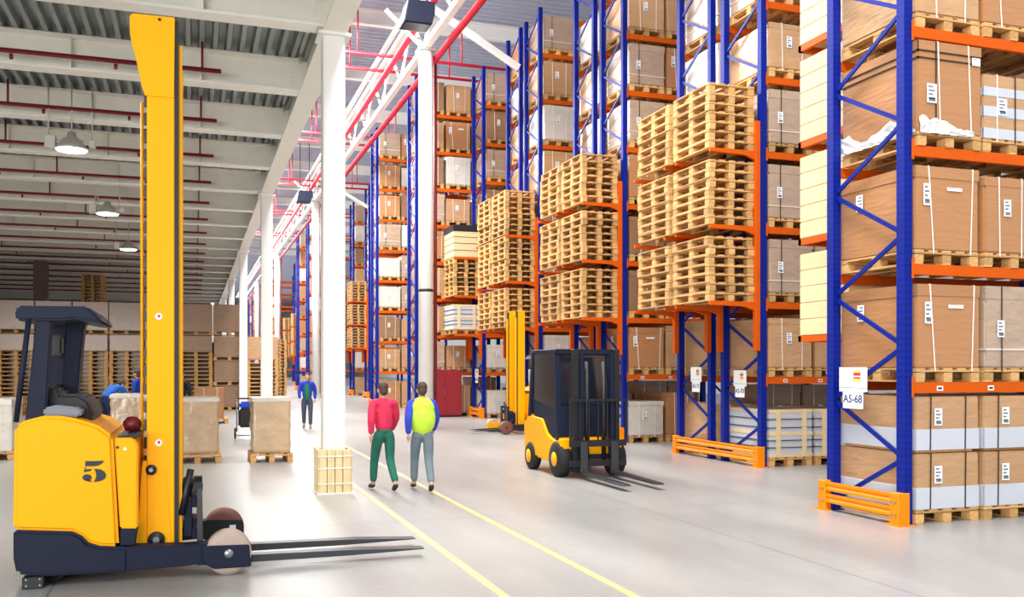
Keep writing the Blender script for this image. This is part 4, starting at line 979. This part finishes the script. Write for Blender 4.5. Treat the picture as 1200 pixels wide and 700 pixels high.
def person(loc, rz, height, label, J, jacket, trousers, hair, shoes, hat=None, vest=None, pack=None, shirt=None):
    """J: joint positions for a figure 1.75 m tall facing +y (x to its right)"""
    k = height / 1.75
    t = thing('person', label, 'person', loc, rz, 'people in the warehouse'); t.scale = (k, k, k)
    V = {n_: Vector(p) for n_, p in J.items()}
    def mid(a, b, f=0.5): return V[a].lerp(V[b], f)
    sp = (V['neck'] - V['chest']).normalized()
    hd = V['head']; fw = Vector(J.get('look', (0, 1, 0))).normalized(); upv = (hd - V['neck']).normalized()
    def chain(*pr): return skin_mesh(list(pr), [(i, i + 1) for i in range(len(pr) - 1)])
    parts_ = []
    for s in ('l', 'r'):
        parts_.append(chain((V['chest'].lerp(V['neck'], 0.5), 0.07), (V['sh' + s], 0.06), (V['el' + s], 0.043), (V['wr' + s], 0.03)))
        parts_.append(chain((V['pelvis'], 0.1), (V['hip' + s], 0.09), (V['kn' + s], 0.06), (V['an' + s], 0.042), (V['to' + s], 0.035)))
        # hand: palm and five fingers
        w_, e_ = V['wr' + s], V['el' + s]; d = (w_ - e_).normalized(); sd = d.cross(Vector((1, 0, 0)) if abs(d.x) < 0.8 else Vector((0, 1, 0))).normalized(); nn = d.cross(sd)
        parts_.append(skin_mesh([(w_, 0.027), (w_ + d * 0.05, (0.042, 0.018)), (w_ + d * 0.09, (0.044, 0.016))], [(0, 1), (1, 2)]))
        for i, ln in enumerate((0.062, 0.075, 0.07, 0.055)):
            b0 = w_ + d * 0.08 + sd * (0.033 - 0.022 * i); parts_.append(skin_mesh([(b0, 0.0095), (b0 + d * ln * 0.5 + nn * 0.006, 0.009), (b0 + d * ln * 0.9 + nn * 0.022, 0.0085)], [(0, 1), (1, 2)]))
        b0 = w_ + d * 0.03 + sd * 0.03; parts_.append(skin_mesh([(b0, 0.012), (b0 + d * 0.03 + sd * 0.025, 0.011), (b0 + d * 0.06 + sd * 0.03 + nn * 0.01, 0.009)], [(0, 1), (1, 2)]))
    parts_.append(chain((V['pelvis'], (0.125, 0.1)), (mid('pelvis', 'chest'), (0.115, 0.09)), (V['chest'], (0.15, 0.1)), (V['neck'], 0.055), (V['neck'] + (hd - V['neck']) * 0.6, 0.05)))
    sidev = fw.cross(upv).normalized()
    parts_ += [ball(hd + upv * 0.03, (0.078, 0.094, 0.105)), ball(hd - upv * 0.05 + fw * 0.025, (0.058, 0.066, 0.06)), ball(hd + fw * 0.098 - upv * 0.015, (0.016, 0.022, 0.026)), ball(hd + fw * 0.088 - upv * 0.06, (0.026, 0.012, 0.01))]
    for s in (-1, 1): parts_ += [ball(hd + sidev * 0.08 * s, (0.014, 0.024, 0.034)), ball(hd + sidev * 0.034 * s + fw * 0.088 + upv * 0.028, (0.022, 0.012, 0.008))]
    ob('body', remesh(parts_, 0.0125, M['skin']), t)
    for s in (-1, 1): ob('eye', remesh([ball(hd + sidev * 0.034 * s + fw * 0.083 + upv * 0.012, (0.013, 0.011, 0.01))], 0.006, M['ink']), t)
    ob('hair', remesh([ball(hd + upv * 0.058 - fw * 0.018, (0.088, 0.098, 0.092)), ball(hd - fw * 0.05 - upv * 0.01, (0.074, 0.06, 0.07))], 0.012, hair), t)
    # jacket, trousers, shoes
    jk = [chain((V['pelvis'] + (V['pelvis'] - V['chest']) * 0.15, (0.165, 0.13)), (mid('pelvis', 'chest'), (0.16, 0.125)), (V['chest'], (0.185, 0.135)), (V['neck'] - sp * 0.04, (0.1, 0.085)), (V['neck'] + sp * 0.01, 0.07))]
    tr = [chain((V['pelvis'] + (V['chest'] - V['pelvis']) * 0.2, (0.14, 0.11)), (V['pelvis'], (0.15, 0.115)), (V['pelvis'] - (V['chest'] - V['pelvis']) * 0.12, (0.13, 0.1)))]
    for s in ('l', 'r'):
        jk.append(chain((V['chest'].lerp(V['neck'], 0.4), 0.1), (V['sh' + s], 0.085), (V['el' + s], 0.066), (V['wr' + s], 0.05)))
        tr.append(chain((V['pelvis'], 0.11), (V['hip' + s], 0.11), (V['kn' + s], 0.078), (V['an' + s] + (V['kn' + s] - V['an' + s]) * 0.06, 0.064)))
    ob('jacket', remesh(jk, 0.016, jacket), t)
    ob('trousers', remesh(tr, 0.016, trousers), t)
    for s in ('l', 'r'):
        d = (V['to' + s] - V['an' + s])
        ob('shoe', remesh([skin_mesh([(V['an' + s] - d * 0.25 - Vector((0, 0, 0.02)), 0.045), (V['an' + s] + d * 0.3, 0.05), (V['to' + s] + d * 0.2, (0.045, 0.035))], [(0, 1), (1, 2)])], 0.012, shoes), t)
    if vest:
        c = V['chest'].lerp(V['pelvis'], 0.35)
        ob('vest', remesh([ball(c, (0.215, 0.19, 0.3), 20), ball(c + Vector((0, 0, 0.16)), (0.2, 0.165, 0.18), 20)], 0.016, vest), t)
    if shirt: ob('shirt', remesh([ball(V['chest'].lerp(V['pelvis'], 0.4) + fw * 0.09, (0.075, 0.07, 0.27), 16)], 0.014, shirt), t)
    if hat: ob('cap', remesh([ball(hd + upv * 0.08 - fw * 0.01, (0.096, 0.105, 0.085))], 0.012, hat), t)
    if pack: ob('back_stripe', remesh([ball(V['chest'].lerp(V['pelvis'], 0.5) - fw * 0.12, (0.17, 0.05, 0.03))], 0.012, pack), t)
    return t
def walk(a=0.22, arm=0.18, lean=0.03):
    return dict(pelvis=(0, 0, 0.95), chest=(0, lean, 1.28), neck=(0, lean + 0.01, 1.49), head=(0, lean + 0.03, 1.6),
                shl=(-0.185, lean, 1.42), ell=(-0.24, lean - arm * 0.6, 1.15), wrl=(-0.23, lean - arm * 0.5 + 0.02, 0.91),
                shr=(0.185, lean, 1.42), elr=(0.24, lean + arm * 0.3, 1.15), wrr=(0.22, lean + arm * 1.3, 0.94),
                hipl=(-0.095, 0, 0.9), knl=(-0.1, a * 0.75, 0.5), anl=(-0.1, a, 0.085), tol=(-0.105, a + 0.14, 0.045),
                hipr=(0.095, 0, 0.9), knr=(0.1, 0.0, 0.49), anr=(0.1, -a * 1.2, 0.13), tor=(0.105, -a * 1.2 + 0.12, 0.045))
p = atZ(450, 576)
person((p.x, p.y, 0), math.radians(8), 1.60, 'walking person in a red jacket and dark green trousers', walk(0.24, 0.2), cloth('red_jacket', (214, 44, 84)), cloth('green_trousers', (30, 104, 88)), M['hair'], M['black'])
p = atZ(495, 576)
person((p.x, p.y, 0), math.radians(-6), 1.60, 'walking person in a yellow-green vest over a blue jacket', walk(0.28, 0.24), cloth('blue_work_jacket', (44, 70, 196)), cloth('grey_trousers', (112, 128, 138)), M['hair'], M['black'], None, cloth('hi_vis_vest', (196, 236, 70)))
p = atZ(360, 503)
person((p.x, p.y, 0), math.radians(172), 1.66, 'distant person in a blue jacket and green shirt walking nearer', walk(0.12, 0.1), cloth('royal_blue_jacket', (30, 60, 176)), cloth('dark_trousers', (66, 74, 92)), M['hair'], M['greyp'], None, None, None, cloth('green_shirt', (30, 120, 70)))
bend = dict(pelvis=(0, -0.1, 0.93), chest=(0, 0.18, 1.14), neck=(0, 0.36, 1.24), head=(0, 0.46, 1.27), look=(0, 0.7, -0.7),
            shl=(-0.185, 0.28, 1.2), ell=(-0.26, 0.42, 0.98), wrl=(-0.2, 0.62, 0.86), shr=(0.185, 0.28, 1.2), elr=(0.26, 0.42, 0.98), wrr=(0.2, 0.62, 0.86),
            hipl=(-0.095, -0.08, 0.88), knl=(-0.1, 0.03, 0.48), anl=(-0.1, -0.02, 0.085), tol=(-0.105, 0.13, 0.045), hipr=(0.095, -0.08, 0.88), knr=(0.1, 0.03, 0.48), anr=(0.1, -0.02, 0.085), tor=(0.105, 0.13, 0.045))
coat = cloth('bright_blue_coat', (28, 104, 200))
p = atZ(126, 512)
person((p.x, p.y, 0), math.radians(-35), 1.85, 'person in a bright blue coat bending over beyond the truck seat', bend, coat, cloth('navy_trousers', (36, 46, 84)), M['hair'], M['black'])
p = atZ(163, 506)
person((p.x, p.y, 0), math.radians(60), 1.75, 'second person in a blue coat half hidden by the yellow mast', walk(0.05, 0.05), cloth('deep_blue_coat', (30, 62, 170)), cloth('navy_trousers', (36, 46, 84)), M['hair'], M['black'])
p = atZ(212, 507)
person((p.x, p.y, 0), math.radians(-20), 1.75, 'person in black clothes half hidden behind the yellow mast', walk(0.05, 0.05), M['black'], M['black'], M['hair'], M['black'])

build_pallets()
bpy.data.scenes.remove(TMP)
